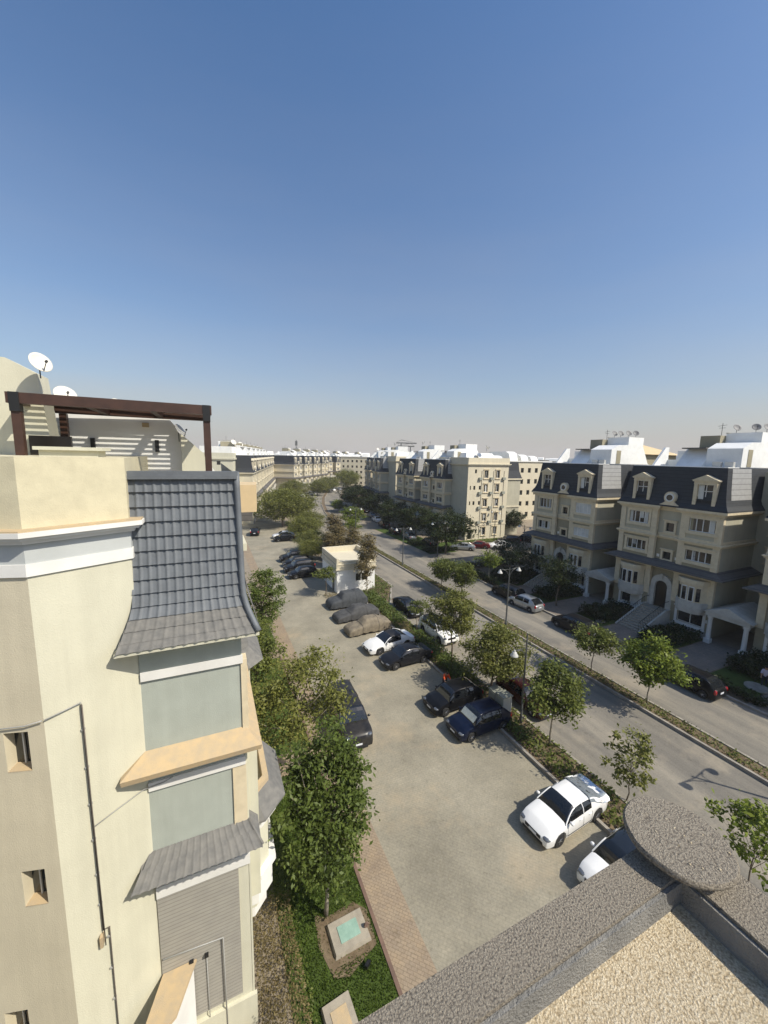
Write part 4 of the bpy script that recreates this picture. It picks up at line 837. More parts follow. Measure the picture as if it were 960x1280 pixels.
# covered cars
def covered(label,mat,x,y,rz,k,seed):
    # cloth cover draped to the ground
    K=KIND[k]; L_,W2,Hh=K['L'],K['W']/2+.02,K['H']+.03; mb=MB(); rs=[]; rg=random.Random(seed); n=40; c=K['cab']
    ph=[rg.uniform(0,6) for _ in range(6)]
    for i in range(n+1):
        u=i/n; xx=L_/2+.06-u*(L_+.12); e=abs(2*u-1); w=W2*(1-.16*max(0,(e-.75)/.25)**2); zt=smooth_tab(K['top'],u,.04)+.03
        if u<=c[0] or u>=c[3]: zc=zt
        else:
            f=1
            if u<c[1]: f=(u-c[0])/(c[1]-c[0])
            if u>c[2]: f=(c[3]-u)/(c[3]-c[2])
            f=f*f*(3-2*f)*.6+f*.4; zc=zt+(Hh-zt)*f
        k1=(zc-zt); m=25; ring=[]
        for j in range(m):
            v=j/(m-1)*2-1; a=abs(v)
            if a>.55: q=(a-.55)/.45; yy=w*(1+.05*q)+.02*math.sin(9*u*6+ph[0]+j)*q; z=(zt-.08-.2)*(1-q)+.2-.05*math.sin(9*u+seed)*q; yy*=1-.04*q*q
            else: q=a/.55; yy=w*(q*.82+.18*q**3) if k1<.05 else w*(q*(.80)+.2*q**5); z=zt-.02+k1*(1-max(0,(q-.62)/.38)**1.3)-.06*q**4
            if e>.97: z*=.72 if a<.55 else .9
            yy*=1 if v>0 else -1
            z+=(.012*math.sin(23*u+ph[1]+5*v)+.008*math.sin(41*u+13*v+ph[2])+.012*math.sin(67*u-19*v)) if a<.98 else .03*math.sin(37*u+ph[5])
            yy+=(.025*math.sin(31*u+ph[3]+7*v)+.02*math.sin(73*u+ph[0]))*max(0,a-.3)
            ring.append((xx+.01*math.sin(13*v+ph[4]),yy,z))
        rs.append(ring)
    mb.rings(rs,cap=True,closed=False); o=thing('covered_car',label,'covered car',(x,y,.012),rz,'cars under cloth covers'); mb.build('cloth_cover',mat,o,True)
    for a in K['ax']:
        for s_ in (-1,1): MB().lathe([(K['r']*.6,-.1),(K['r'],-.06),(K['r'],.06),(K['r']*.6,.1)],(L_/2-a*L_,s_*(W2-.16),K['r']),20,(0,s_,0)).build('wheel','rubber',o,True,40)
    sb=MB(); i0=[rs[12],rs[27]]
    for rg_ in i0: sb.tube([(p[0],p[1]*1.012,p[2]+.012) for p in rg_],.014,4)
    sb.build('straps','plastic',o); return o
covered('car under a dusty brown cloth cover, nearest of three covered cars','covertan',13.7,33.2,NX+R(4),'sedan',1)
covered('car under a charcoal cloth cover in the middle of three covered cars','coverdark',13.7,36.5,NX+R(5),'coupe',2)
covered('tall car under a dark grey cover beside the small kiosk','covergrey',13.9,40.1,NX+R(5),'suv',3)
# ---------------------------------------------------------------- kiosk
k=thing('guard_kiosk','small white kiosk with a cream flat roof parapet in the car park','kiosk',(14.0,44.2,0))
mb=MB(); wallholes(mb,0,5.1,0,3.0,0,[(2.5,4.0,1.3,2.3)],.2); mb.build('front_wall','whitewall',k)
mb=MB(); wallholes(mb,0,6.6,0,3.0,0,[(1.0,2.0,0,2.2)],.2,axis='x'); mb.poly([(5.1,0,0),(5.1,6.6,0),(5.1,6.6,3),(5.1,0,3)]).poly([(0,6.6,0),(5.1,6.6,0),(5.1,6.6,3),(0,6.6,3)]); mb.build('side_wall','whitewall',k)
MB().box(-.18,-.18,2.95,5.28,6.78,3.12).box(-.08,-.08,3.121,5.18,6.68,3.6).box(-.14,-.14,3.601,5.24,.12,3.70).build('cornice','tower',k)
MB().box(-.05,-.05,3.701,.2,6.65,4.4).box(4.9,-.05,3.701,5.15,6.65,4.4).box(.201,6.4,3.601,4.899,6.65,4.4).box(.201,.121,3.601,4.899,.3,4.0).build('parapet','tower',k)
MB().box(.201,.301,3.602,4.899,6.399,3.66).build('roof','tower',k)
o=MB().box(2.5,.16,1.3,4.0,.2,2.3).build('window','glass',k); MB().box(3.22,.1,1.3,3.28,.158,2.3).build('frame','white',o); MB().box(.16,1.0,0,.2,2.0,2.2).build('door','darkbronze',k)
# utility cabinets
for x,y,h,l in ((17.2,17.9,1.55,'pale utility cabinet in the planting strip beside the navy car'),(17.3,18.75,1.35,'smaller white utility cabinet under the strip trees')):
    t=thing('utility_cabinet',l,'utility cabinet',(x,y,.09)); MB().box(-.35,-.35,.1,.35,.35,h).build('box','lampwhite',t); MB().box(-.4,-.4,h,.4,.4,h+.06).build('lid','greybox',t); MB().box(-.38,-.38,0,.38,.38,.1).build('base','concrete',t); MB().box(-.365,-.31,.15,-.351,.31,h-.08).build('door','greybox',t)
# ---------------------------------------------------------------- street lamps
def lamp(label,loc,H=6.0,rz=0):
    t=thing('street_lamp',label,'street lamp',loc,rz,'double arm street lamps')
    MB().lathe([(.14,0),(.14,.25),(.09,.35),(.075,H*.5),(.05,H-.1),(.05,H+.05),(.02,H+.12)],(0,0,0),12).build('pole','poleg',t,True,40)
    for s in (-1,1):
        MB().tube([(0,0,H-1.1),(s*.12,0,H-.62),(s*.4,0,H-.22),(s*.85,0,H-.02)],.025,6).tube([(0,0,H-.12),(s*1.25,0,H+.05)],.03,6).build('arm','poleg',t,True)
        MB().lathe([(.03,.24),(.06,.20),(.07,.12),(.13,.09),(.16,.0),(.22,-.07),(.25,-.13),(.25,-.16),(.02,-.12)],(s*1.22,0,H-.18),18).build('lamp_shade','lampwhite',t,True,50)
    return t
l0=lamp('double arm street lamp in the median opposite the dark pickup',(27.3,28.9,.1))
for (x,y,r_,lb) in ((27.3,5.6,0,'double arm street lamp in the median outside the right edge'),(27.3,52.2,0,'double arm street lamp in the median before the side street'),(28.0,75.5,0,'distant double arm street lamp at the bend of the median'),(35.6,55.2,0,'street lamp on the verge at the side street corner'),(47.5,47.5,PI/2,'street lamp in the gardens by the side street'),(54.6,63.0,PI/2,'tall thin lamp post before the cream pavilion')): dup(l0,(x,y,.1),r_,lb)
t=thing('street_lamp','single arm street lamp standing in the planting strip by the navy car','street lamp',(17.9,17.0,.09))
MB().lathe([(.12,0),(.12,.25),(.08,.35),(.06,4),(.045,6.0),(.02,6.1)],(0,0,0),12).build('pole','poleg',t,True,40)
MB().tube([(0,0,4.2),(-.12,0,4.75),(-.4,0,5.05),(-.95,0,5.12)],.022,6).tube([(0,0,5.1),(-.95,0,5.16)],.018,6).build('arm','poleg',t,True)
MB().lathe([(.03,.24),(.06,.20),(.07,.12),(.13,.09),(.16,.0),(.22,-.07),(.25,-.13),(.25,-.16),(.02,-.12)],(-.98,0,4.95),18).build('lamp_shade','lampwhite',t,True,50)
# ---------------------------------------------------------------- manhole slabs, garden slabs, floodlight
def slab(label,x,y,w,d,rz,top=None,rnd_=False,mat='concrete'):
    t=thing('manhole_slab',label,'manhole slab',(x,y,.03),rz,'concrete slabs in the gardens')
    (MB().lathe([(w/2,0),(w/2,.10),(w/2-.04,.12)],(0,0,0),24) if rnd_ else MB().rings([[(-w/2,-d/2,0),(w/2,-d/2,0),(w/2,d/2,0),(-w/2,d/2,0)],[(-w/2+.04,-d/2+.04,.16),(w/2-.04,-d/2+.04,.16),(w/2-.04,d/2-.04,.16),(-w/2+.04,d/2-.04,.16)]])).build('slab',mat,t)
    if top: MB().box(-w*.27,-d*.25,.161,w*.27,d*.25,.18).build('cover',top,t)
    return t
slab('raised concrete manhole with a faded teal cover on the near lawn',3.93,10.85,1.35,1.05,R(2),'teal')
slab('concrete manhole with tan cover at the bottom edge of the lawn',3.0,8.85,.95,1.1,R(4),'ochre')
MB().rings([[(3.93+.6*c,10.75+.6*s*.9,0) for c,s in ((1,1),(-1,1),(-1,-1),(1,-1))]],cap=False)
struct(MB().prism([(3.1+.22*0,9.9),(3.6,9.75),(4.75,10.2),(4.8,11.3),(4.4,11.75),(3.3,11.65),(2.95,11.9),(2.85,10.9)],.031,.045),'bare_soil','soil')
i=0
for x,y,w,r_,l in ((37.6,25.9,.95,1,'pale round slab right of the black suv'),(39.6,26.3,1.0,1,'pale round slab close to the second stairs'),(38.6,20.4,1.1,0,'pale square slab below the stair railing on the right'),(37.7,12.9,1.5,1,'large oval slab in the lawn at the right'),(38.4,34.0,.9,1,'small pale slab left of the far portico path'),(40.6,33.6,.9,0,'small square slab by the far portico path'),(38.2,39.2,.9,1,'pale slab in the dark far garden'),(41.0,44.6,1.2,1,'pale slab near the side street garden')): slab(l,x,y,w,w,.2,None,bool(r_),'kerb')
t=thing('garden_floodlight','small black floodlight standing on the near lawn','floodlight',(4.2,9.72,.03),R(30)); MB().box(-.1,-.05,.08,.1,.05,.22).build('head','black',t); MB().tube([(0,0,0),(0,0,.08)],.015,6).build('stake','black',t)
t=thing('hose_reel','small rusty hose reel on the edge of the teal manhole','hose reel',(4.55,10.7,.19),0); MB().lathe([(.09,-.03),(.09,.03)],(0,0,.09),14,(0,1,0)).build('reel','kerbred',t)
# planter pots by the portico
for x,y,l in ((39.6,12.3,'white square planter by the right portico path'),): 
    t=thing('planter',l,'planter',(x,y,.03)); MB().rings([[(-.45,-.45,0),(.45,-.45,0),(.45,.45,0),(-.45,.45,0)],[(-.55,-.55,.55),(.55,-.55,.55),(.55,.55,.55),(-.55,.55,.55)],[(-.6,-.6,.56),(.6,-.6,.56),(.6,.6,.56),(-.6,.6,.56)],[(-.6,-.6,.66),(.6,-.6,.66),(.6,.6,.66),(-.6,.6,.66)]]).build('pot','white',t)
# ---------------------------------------------------------------- people
def person(label,loc,rz,J,radii,edges,shirt,legs,head,face=0,handm='skin'):
    t=thing('person',label,'person',loc,rz)
    me=bpy.data.meshes.new('body'); me.from_pydata(J,edges,[]); o=bpy.data.objects.new('body',me); COL.objects.link(o); o.parent=t
    sk=o.modifiers.new('s','SKIN'); me.skin_vertices.new() if not me.skin_vertices else None
    for i,r in enumerate(radii): me.skin_vertices[0].data[i].radius=(r,r)
    me.skin_vertices[0].data[0].use_root=True
    o.modifiers.new('d','SUBSURF').levels=2; o.modifiers['d'].render_levels=2
    dg=bpy.context.evaluated_depsgraph_get(); m2=bpy.data.meshes.new_from_object(o.evaluated_get(dg)); o.modifiers.clear(); o.data=m2
    for m in (shirt,legs,'skin','plastic'): m2.materials.append(M[m])
    hip=J[0][2]
    segm=[(Vector(J[a]),Vector(J[b]),k) for a,b,k in head['seg']]
    for p in m2.polygons:
        c=p.center; best=min(segm,key=lambda s:(c-(s[0]+(s[1]-s[0])*max(0,min(1,(c-s[0]).dot(s[1]-s[0])/max((s[1]-s[0]).length_squared,1e-6))))).length); p.material_index=best[2]; p.use_smooth=True
    hc=head['c']; hair=MB().ball((hc[0]-.015,hc[1],hc[2]+.025),(.10,.085,.105),12,8).build('hair','hair',t,True)
    f=MB()
    for s in (-1,1): f.ball((hc[0]+.088,hc[1]+s*.032,hc[2]),(.01,.012,.008),6,4)
    f.build('eyes','hair',t); return t
def human(label,loc,rz,shirt,legs,bend=0,reach=0):
    b=math.sin(R(bend)); c=math.cos(R(bend)); h=.95
    def T(d,y=0,f=0): return (b*d+f*c,y,h+c*d-f*b)
    J=[(0,0,h),T(.2),T(.42),T(.52),T(.60,0,.01),T(.68,0,.03),T(.76,0,.03)]
    rad=[.17,.15,.185,.11,.06,.10,.075]; E=[(0,1),(1,2),(2,3),(3,4),(4,5),(5,6)]; seg=[(0,1,0),(1,2,0),(2,3,0),(3,4,2),(4,5,2),(5,6,2)]
    for s in (-1,1):
        n=len(J); sh=T(.45,s*.17)
        el=(sh[0]+.12+reach*.12,sh[1]+s*.06,sh[2]-.26+reach*.05); wr=(el[0]+.12+reach*.12,el[1]-s*.02,el[2]-.20+reach*.1); ha=(wr[0]+.06,wr[1],wr[2]-.05)
        J+=[sh,el,wr,ha]; rad+=[.085,.06,.035,.035]; E+=[(2,n),(n,n+1),(n+1,n+2),(n+2,n+3)]; seg+=[(2,n,0),(n,n+1,0),(n+1,n+2,2),(n+2,n+3,2)]
        for k_ in range(5):
            m=len(J); a=(k_-2)*.018; ln=[.05,.075,.08,.075,.06][k_]
            J.append((ha[0]+ln*.8,ha[1]+a*(2.2 if k_==0 else 1.3),ha[2]-ln*.5)); rad.append(.009); E.append((n+3,m)); seg.append((n+3,m,2))
        n=len(J); J+=[(0,s*.10,h-.08),(.03,s*.11,.5),(-.02,s*.11,.09),(.14,s*.13,.04)]; rad+=[.10,.065,.045,.04]; E+=[(0,n),(n,n+1),(n+1,n+2),(n+2,n+3)]; seg+=[(0,n,1),(n,n+1,1),(n+1,n+2,1),(n+2,n+3,3)]
    return person(label,loc,rz,J,rad,E,shirt,legs,dict(c=T(.72,0,.03),seg=seg))
human('person in a bright orange shirt leaning over beside the black car',(15.25,21.95,.012),R(-100),'orange','trouser',30,1)
human('small person in pale lilac clothes standing in the shaded garden at the right edge',(38.3,12.75,.03),R(200),'lilac','trouser',3,0)
# ---------------------------------------------------------------- vegetation
T=tree
T('street_tree','leafy strip tree with a clear thin trunk, third from the parapet',(17.99,14.75,.09),5.4,1.55,1.6,'leafmid',7000,.19,11,'barkpale',60,.6,.25,.055)
T('street_tree','tall bushy olive strip tree above the navy car',(18.3,20.4,.09),5.3,2.3,1.0,'leafolive',14000,.17,12,'bark',95,.5,.1,.08)
T('street_tree','olive strip tree left of the bushiest one',(18.3,25.5,.09),6.1,2.0,1.9,'leafolive',11000,.17,13,'bark',80,.7,.15,.07)
T('street_tree','sparse thin strip sapling leaning beside the round stone',(18.5,10.4,.09),4.0,1.05,.9,'leafolive',1500,.17,14,'bark',34,.6,.3,.03,crown_r=.3,lean=(.1,.0))
T('street_tree','sparse sapling at the bottom right edge behind the round stone',(18.6,5.6,.09),4.4,1.1,1.2,'leafbright',1700,.18,15,'bark',34,.6,.3,.03,crown_r=.33)
T('street_tree','thin sapling in front of the black car in the near lane',(17.9,30.8,.09),3.4,1.0,2.0,'leafmid',1500,.15,16,'bark',26,.6,.2,.03,crown_r=.3)
T('street_tree','small dark leaved tree in the median left of the bright one',(27.4,19.2,.1),4.4,1.5,1.7,'leafmid',4500,.18,17,'bark',50,.7,.3,.035)
T('street_tree','bright green round tree in the median facing the stairs',(27.5,14.9,.1),5.1,1.75,1.6,'leafbright',7500,.2,18,'barkpale',64,.6,.15,.045)
tm1=T('street_tree','round bushy tree in the median at the side street, right one',(28.0,37.6,.1),4.5,1.75,1.2,'leafmid',7500,.21,19,'bark',60,.3,.05,.05)
dup(tm1,(27.5,41.3,.1),1.3,'round bushy tree in the median at the side street, left one',.9)
t1=T('street_tree','pale green small tree at the shaded far kerb corner',(35.0,40.9,.05),4.6,1.5,2.2,'leafbright',2600,.2,20,'barkpale',45,.5,.2,.05)
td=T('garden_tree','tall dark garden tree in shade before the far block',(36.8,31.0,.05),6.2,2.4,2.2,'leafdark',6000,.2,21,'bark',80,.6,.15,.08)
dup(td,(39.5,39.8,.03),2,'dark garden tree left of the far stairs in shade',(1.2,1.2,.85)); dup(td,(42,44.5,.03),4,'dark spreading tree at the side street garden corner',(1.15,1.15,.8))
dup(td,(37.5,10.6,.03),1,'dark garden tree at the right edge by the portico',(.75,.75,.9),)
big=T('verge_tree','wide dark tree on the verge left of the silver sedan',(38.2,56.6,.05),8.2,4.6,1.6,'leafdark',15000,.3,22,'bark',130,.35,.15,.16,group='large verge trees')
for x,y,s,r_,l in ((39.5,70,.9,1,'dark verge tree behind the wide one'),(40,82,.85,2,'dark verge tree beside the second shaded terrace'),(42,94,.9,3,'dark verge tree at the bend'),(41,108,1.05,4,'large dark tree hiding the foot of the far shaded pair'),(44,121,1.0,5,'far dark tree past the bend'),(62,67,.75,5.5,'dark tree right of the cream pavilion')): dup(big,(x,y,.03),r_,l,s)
nt_=T('lawn_tree','tall dense green tree standing over the teal manhole',(3.35,11.75,.03),7.6,1.5,1.3,'leafdeep',15000,.15,23,'barkpale',105,.5,.42,.075,group='trees on the left lawns',crown_r=.36,lean=(.25,1.0))
T('lawn_tree','spreading yellow green tree with bare pale limbs above the dusty black car',(3.25,18.0,.03),6.6,2.5,2.6,'leafolive',8500,.17,24,'barkpale',75,.5,.35,.09,group='trees on the left lawns',lean=(1.6,1.6),flat=.8)
T('lawn_tree','round green tree touching the tiled roof edge',(3.9,35.0,.03),7.4,1.9,.9,'leafdeep',9000,.2,25,'bark',90,.3,.1,.09,group='trees on the left lawns')
lt=T('lawn_tree','green tree behind the yellow green one',(2.4,25.4,.03),5.6,1.75,1.4,'leafmid',6000,.17,26,'bark',90,.5,.15,.08,group='trees on the left lawns')
dup(lt,(2.6,30.2,.03),2,'green tree before the round one on the left lawns',.85)
bl=T('car_park_tree','very wide olive tree at the far end of the parking lot',(15.6,92,.03),9.5,6.6,1.8,'leafolive',17000,.36,27,'bark',150,.2,.12,.2,group='far car park trees',crown_r=.6)
for x,y,s,r_,l in ((17.5,76,.5,1,'olive tree beside the far black and white cars'),(20,84,.5,2,'olive tree between car park and bend'),(16.5,66,.42,3,'low tree beyond the dark car group'),(15.0,61,.35,4,'small tree right behind the dark car group'),(24,108,.55,5,'tree left of the distant grey road'),(22,122,.7,.5,'tree at the far end of the parking strip'),(12.5,120,.7,1.5,'tree against the left far row'),(30,150,.8,2.5,'tree before the slanting cream row, left'),(42,160,.7,3.5,'tree before the slanting cream row, right'),(50,172,.8,4.5,'tree before the slanting row far right'),(66,190,1.0,.7,'tree clump before the right hand distant pair'),(75,215,1.1,2.2,'hazy tree under the right hand distant pair')): dup(bl,(x,y,.03),r_,l,s)
gb=T('clipped_tree','bright green rounded bush tree in the bend of the median',(31.5,88,.1),4.6,3.0,.6,'leafbright',5000,.3,28,'bark',70,.2,.0,.1,group='median bend trees'); dup(gb,(29.0,80,.1),2,'green bush tree before the bend',.6); dup(gb,(36,112,.1),2,'green bush tree after the bend',.8)
ss=T('slender_tree','brown green slender tree beside the kiosk',(17.3,42.5,.05),8.4,1.05,.9,'leafdry',5200,.2,29,'barkpale',75,.5,.1,.08,group='slender brownish trees',crown_r=.5)
for x,y,s,r_,l in ((19.0,52.5,.85,2,'brown green slender tree behind the kiosk'),(18.6,58,.8,3,'brown green slender tree, second behind the kiosk'),(19.8,64,.9,4,'brown green slender tree, farthest behind the kiosk'),(16.6,56,.7,5,'short brownish tree behind the kiosk roof')): dup(ss,(x,y,.05),r_,l,(s*1.5,s*1.5,s))
T('small_tree','little green tree left of the kiosk front',(12.5,43.9,.01),3.6,1.4,2.2,'leafmid',2200,.2,30,'bark',34,.3,.1,.05,group='far car park trees',flat=.5)
# palm
def palm(label,loc,H,seed):
    t=thing('palm_tree',label,'tree',loc,0,'palms'); rg=np.random.default_rng(seed)
    MB().tube([(0,0,0),(.05,0,H*.5),(0,.05,H)],[.22,.17,.15],8).build('trunk','bark',t,True); V=[]
    for i in range(42):
        a=i*2.4; e=1.3-1.7*(i/42)
        p=np.array([0,0,H]); 
        for k_ in range(14):
            el=e-k_*.11; d=np.array([math.cos(a)*math.cos(el),math.sin(a)*math.cos(el),math.sin(el)]); q=p+d*.16; w=np.cross(d,[0,0,1.]); w/=np.linalg.norm(w)+1e-6
            for s in (-1,1): 
                tip=p+(w*s*.9+d*.7+np.array([0,0,-.25]))*.42; V+=[p,p+(tip-p)*.5+d*.03,tip,q]
            p=q
    leafmesh('fronds',np.array(V),'leafdeep',t); return t
palm('palm tree standing out above the wide olive tree',(17.5,101,0),6.5,1)
# hedges
cloud('strip_hedge','low green ground cover along the planting strip',[(16.35,-10,18.3,43,.1,.42)],420,.17,'leafmid',41,kind='stuff')
cloud('strip_hedge','dense dark shrubs in the planting strip near the covered cars',[(16.4,22,18.2,30.5,.1,1.0),(16.4,33,18.1,43,.1,.9),(16.5,15.2,17.2,17.3,.1,.8),(18.6,43.0,21.2,62,.12,.6),(18.5,39.3,19.3,43.4,.12,.5),(19.2,41.3,20.2,43.4,.12,.5),(17.2,38.5,18.4,43,.1,.7)],170,.19,'leafdeep',42,kind='stuff')
cloud('median_plants','low green plants along the median',[(26.8,-20,27.8,75,.15,.36)],560,.13,'leafmid',43,kind='stuff')
cloud('dry_hedge','dry brown hedge along the foot of the near block',[(.75,4.5,2.1,12.6,.05,.95)],900,.07,'leafdry',44,kind=None)
cloud('green_hedge','narrow green border between dry hedge and lawn',[(2.05,7,2.3,13,.05,.5),(1.4,12.6,2.3,18,.05,1.1)],800,.08,'leafmid',45)
for i,(x0,y0,x1,y1,h,l) in enumerate([(37.5,5.9,43.2,9.0,1.2,'dark clipped shrubs beside the cut off stairs at the right'),(38.6,13.2,43.2,15.5,1.3,'dark shrubs right of the right hand portico'),(37.2,19.2,43.0,21.9,1.2,'dark clipped shrubs right of the stairs'),(37.0,25.2,43.0,28.4,1.3,'dark clipped shrubs left of the stairs'),(36.8,32.2,43.0,35.0,1.3,'dark shrubs right of the far stairs'),(36.6,38.3,43.0,43.0,1.4,'dark shrubs left of the far stairs'),(34.6,11.0,35.6,15.3,.9,'low dark hedge along the far kerb right'),(34.4,39,35.4,48,1.2,'dark hedge along the far kerb at the corner'),(35.2,57.5,41.5,60.5,.8,'clipped hedge island by the side parking'),(35.4,63,41,66.5,.9,'second clipped hedge island on the verge'),(44,61.6,60,62.8,.7,'brownish hedge at the foot of the cream pavilion'),(35.8,46.8,44,47.8,1.2,'hedge along the side street')]):
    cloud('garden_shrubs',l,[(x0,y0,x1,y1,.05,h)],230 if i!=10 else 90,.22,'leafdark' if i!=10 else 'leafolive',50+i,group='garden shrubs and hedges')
cloud('verge_growth','mixed undergrowth between the parking lot end and the road',[(16.4,51.5,18.4,96,.05,.8),(19,98,26,125,.05,.6)],22,.34,'leafmid',70,kind='stuff')
cloud('shrub','dark twiggy shrub in the strip beside the brown covered car',[(16.4,30.8,17.3,31.8,.1,1.3)],500,.1,'leafdry',71,cat='shrub')
cloud('shrub','dark shrub under the small tree by the kiosk',[(12.2,42.9,13.8,44.0,.0,.5)],400,.1,'leafdry',72,cat='shrub')
# lawn blades
rg=np.random.default_rng(5); n=26000; P=np.stack([rg.uniform(2.2,4.84,n),rg.uniform(7.5,18.6,n),np.full(n,.03)],1)
P=P[~((P[:,0]>2.95)&(P[:,0]<4.7)&(P[:,1]>10.1)&(P[:,1]<11.6)&(rg.random(n)<.9))]
n=len(P); a=rg.uniform(0,6.28,n); h=rg.uniform(.03,.07,n); w=.012
v=np.stack([P+np.stack([np.cos(a)*w,np.sin(a)*w,0*a],1),P-np.stack([np.cos(a)*w,np.sin(a)*w,0*a],1),P+np.stack([rg.normal(0,.015,n)-np.cos(a)*.004,rg.normal(0,.015,n),h],1),P+np.stack([rg.normal(0,.015,n)+np.cos(a)*.004,rg.normal(0,.015,n),h],1)],1).reshape(-1,3)
tag(leafmesh('lawn_grass',v,'grassblade'),'short green grass of the near lawn','grass',kind='stuff')
# ---------------------------------------------------------------- roof clutter
D0=dish('grey satellite dish on the stair house of the right hand block, left one',(50.2,22.0,20.2),.38,'dishgrey',R(150),'grey roof dishes')
for x,y,z,l in ((50.6,20.6,20.2,'grey satellite dish on the right hand stair house, middle one'),(51.3,20.0,20.2,'grey satellite dish on the right hand stair house, right one'),(50.0,35.2,20.2,'grey satellite dish on the far stair house, left one'),(50.4,34.6,20.2,'grey satellite dish on the far stair house, second one'),(50.9,33.9,20.2,'grey satellite dish on the far stair house, third one'),(51.5,33.3,20.2,'grey satellite dish on the far stair house, right one')): dup(D0,(x,y,z),R(rnd.uniform(120,170)),l)
D1=dish('white satellite dish on the roof of the cream sunlit left row, first',(6,103,18.7),.7,'dish',R(-150),'white distant dishes')
for i in range(12):
    x=6+ux*7*(i+1)+rnd.uniform(-4,0); y=103+uy*7*(i+1)+rnd.uniform(-1,1); dup(D1,(x,y,rnd.choice([16.8,18.6])),R(rnd.uniform(-170,-120)),'white satellite dish on a far sunlit roof among many alike')
for i,(x,y) in enumerate([(51.5,73),(52.5,77),(51,87),(52,90),(53,68),(55,67.5),(53.5,110),(56,118),(54,122),(57,131),(45,190),(50,197),(54,205),(60,212),(64,220),(76,258),(82,262),(96,274),(104,278)]): dup(D1,(x,y,rnd.choice([16.8,17.6,18.6,20.2] if i<8 else [17,18.8])),R(rnd.uniform(-170,-90)),None,.8)
for o in list(COL.objects):
    if o.get('group')=='white distant dishes': o['label']='white satellite dish on a far sunlit roof among many alike'
gl=thing('glass_balustrade','pale green glass balustrade on the roof of the block at the right edge','glass balustrade',(45.0,15.0,16.7)); 
for i in range(4): MB().box(0,-2.1-i*2.05,0,.03,-.1-i*2.05,1.15).build('glass_panel','tealglass',gl)
MB().box(-.01,-8.3,1.151,.04,-.1,1.19).build('rail','chrome',gl)
t=thing('telecom_mast','thin lattice telecom mast rising over the distant roofs on the left','mast',(66,318,0)); mb=MB()
for s in range(3):
    a=s*2.09; mb.tube([(1.2*math.cos(a),1.2*math.sin(a),0),(.35*math.cos(a),.35*math.sin(a),29)],.12,5)
for z in range(0,28,2):
    for s in range(3): r0=1.2-.85*z/29; r1=1.2-.85*(z+2)/29; mb.tube([(r0*math.cos(s*2.09),r0*math.sin(s*2.09),z),(r1*math.cos((s+1)*2.09),r1*math.sin((s+1)*2.09),z+2)],.06,4)
mb.build('lattice','poleg',t); MB().box(-.9,-.3,24.5,.9,.3,28).build('antennas','poleg',t)
def crane(label,x,y,h,a,j):
    t=thing('tower_crane',label,'crane',(x,y,0),a,'distant tower cranes'); MB().box(-.5,-.5,0,.5,.5,h).build('mast','poleg',t); MB().box(-j*.3,-.4,h,j,.4,h+1.2).prism([(-j*.3,h+1.2),(0,h+4),(j,h+1.2),(0,h+3.4)],-.1,.1,'y').build('jib','poleg',t)
crane('tiny tower crane on the skyline above the far shaded pair',185,365,31,R(-10),17); crane('second tiny tower crane on the skyline',200,372,28,R(160),14)
# ---------------------------------------------------------------- light, sky, haze, camera
SUNV=Vector((.655,-.755,0)).normalized(); EL=R(46.5)
w=bpy.data.worlds.new('World'); sc.world=w; w.use_nodes=True; nt=w.node_tree; bg=nt.nodes['Background']
sky=nt.nodes.new('ShaderNodeTexSky'); sky.sky_type='NISHITA'; sky.sun_disc=False; sky.sun_elevation=EL; sky.sun_rotation=math.atan2(SUNV.x,SUNV.y)
sky.altitude=100; sky.air_density=1.15; sky.dust_density=2.0; sky.ozone_density=4.5
hs=nt.nodes.new('ShaderNodeHueSaturation'); hs.inputs['Saturation'].default_value=1.19; nt.links.new(sky.outputs[0],hs.inputs['Color'])
tc=nt.nodes.new('ShaderNodeTexCoord'); sx=nt.nodes.new('ShaderNodeSeparateXYZ'); nt.links.new(tc.outputs['Generated'],sx.inputs[0])
low=ramp(nt,sx.outputs[2],[(0,(1,1,1)),(.05,(.85,)*3),(.16,(.44,)*3),(.30,(.25,)*3),(.5,(.13,)*3),(.8,(0,0,0))])   # dust layer near the horizon, a little uneven
nz=ND(nt,'ShaderNodeTexNoise',Scale=2.2,Detail=4); mpp=nt.nodes.new('ShaderNodeMapping'); mpp.inputs['Scale'].default_value=(1,1,5); nt.links.new(tc.outputs['Generated'],mpp.inputs[0]); nt.links.new(mpp.outputs[0],nz.inputs['Vector'])
un=mixc(nt,1.0,low,ramp(nt,nz.outputs['Fac'],[(.35,(.86,)*3),(.65,(1.05,)*3)]),'MULTIPLY')
nt.links.new(mixc(nt,un,hs.outputs[0],(3.75,3.58,3.5)),bg.inputs[0]); bg.inputs[1].default_value=.116
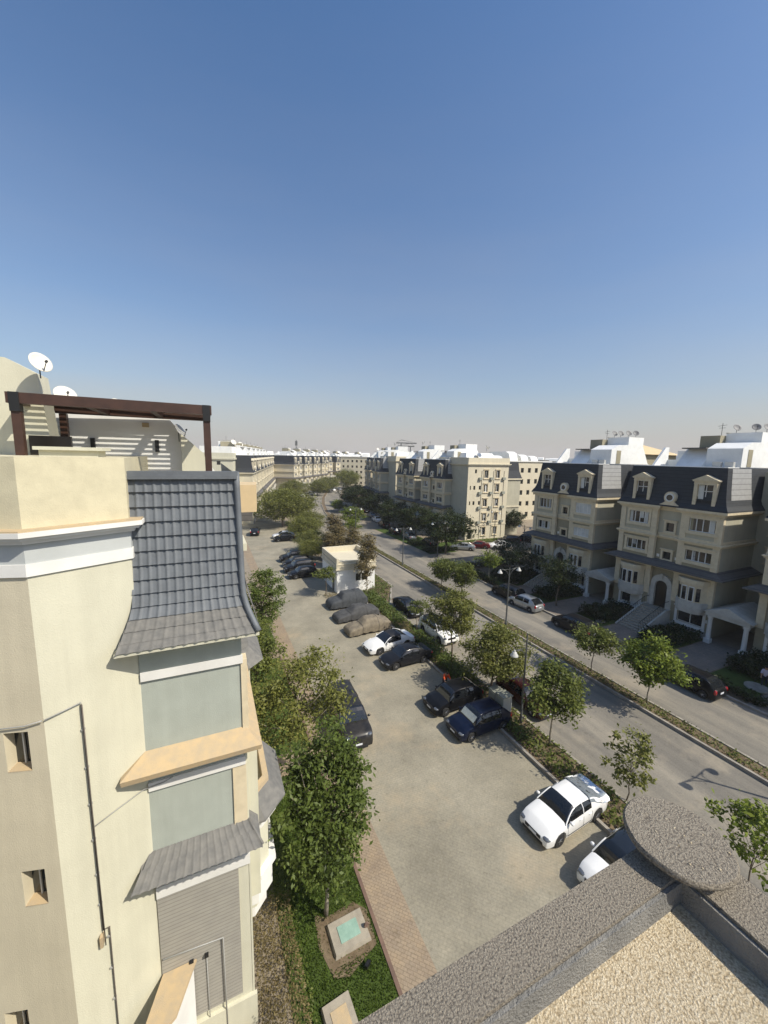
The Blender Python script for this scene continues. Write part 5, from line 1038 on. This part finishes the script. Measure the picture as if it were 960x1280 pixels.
ld=bpy.data.lights.new('sun','SUN'); ld.energy=4.0; ld.angle=R(.53); ld.color=(1,.93,.80); lo=bpy.data.objects.new('sun',ld); COL.objects.link(lo)
sv_=Vector((SUNV.x*math.cos(EL),SUNV.y*math.cos(EL),math.sin(EL))); lo.rotation_euler=sv_.to_track_quat('Z','Y').to_euler(); lo.location=(0,0,60)
hz=MB().box(-250,-80,-1,420,520,32).build('haze','white'); hz['kind']='stuff'; hz['label']='thin dusty haze over the whole estate'; hz['category']='haze'
hm=bpy.data.materials.new('haze_air'); hm.use_nodes=True; n_=hm.node_tree; n_.nodes.remove(n_.nodes['Principled BSDF']); pv_=n_.nodes.new('ShaderNodeVolumePrincipled'); pv_.inputs['Color'].default_value=(.97,.97,.98,1); pv_.inputs['Density'].default_value=.00028; pv_.inputs['Anisotropy'].default_value=0
n_.links.new(pv_.outputs[0],n_.nodes['Material Output'].inputs['Volume']); hz.data.materials[0]=hm
pi_,ro_,ya_=R(8.18),R(1.23),R(24.59)
Fv=Vector((math.sin(ya_)*math.cos(pi_),math.cos(ya_)*math.cos(pi_),-math.sin(pi_))); Rv=Vector((math.cos(ya_),-math.sin(ya_),0)); Uv=Rv.cross(Fv)
R2=Rv*math.cos(ro_)+Uv*math.sin(ro_); U2=-Rv*math.sin(ro_)+Uv*math.cos(ro_)
cd=bpy.data.cameras.new('camera'); cam=bpy.data.objects.new('camera',cd); COL.objects.link(cam); sc.camera=cam
cd.sensor_fit='VERTICAL'; cd.sensor_height=36; cd.sensor_width=27; cd.lens=36*481/1280; cd.clip_start=.05; cd.clip_end=4000
m=Matrix.Identity(4)
for i,vv in enumerate((R2,U2,-Fv)):
    for j in range(3): m[j][i]=vv[j]
m.translation=(0,0,17); cam.matrix_world=m
sc.view_settings.view_transform='Standard'; sc.view_settings.look='None'; sc.view_settings.gamma=1; sc.view_settings.exposure=.35
sc.render.engine='CYCLES'; sc.cycles.max_bounces=6; sc.cycles.volume_bounces=0; sc.cycles.use_denoising=True
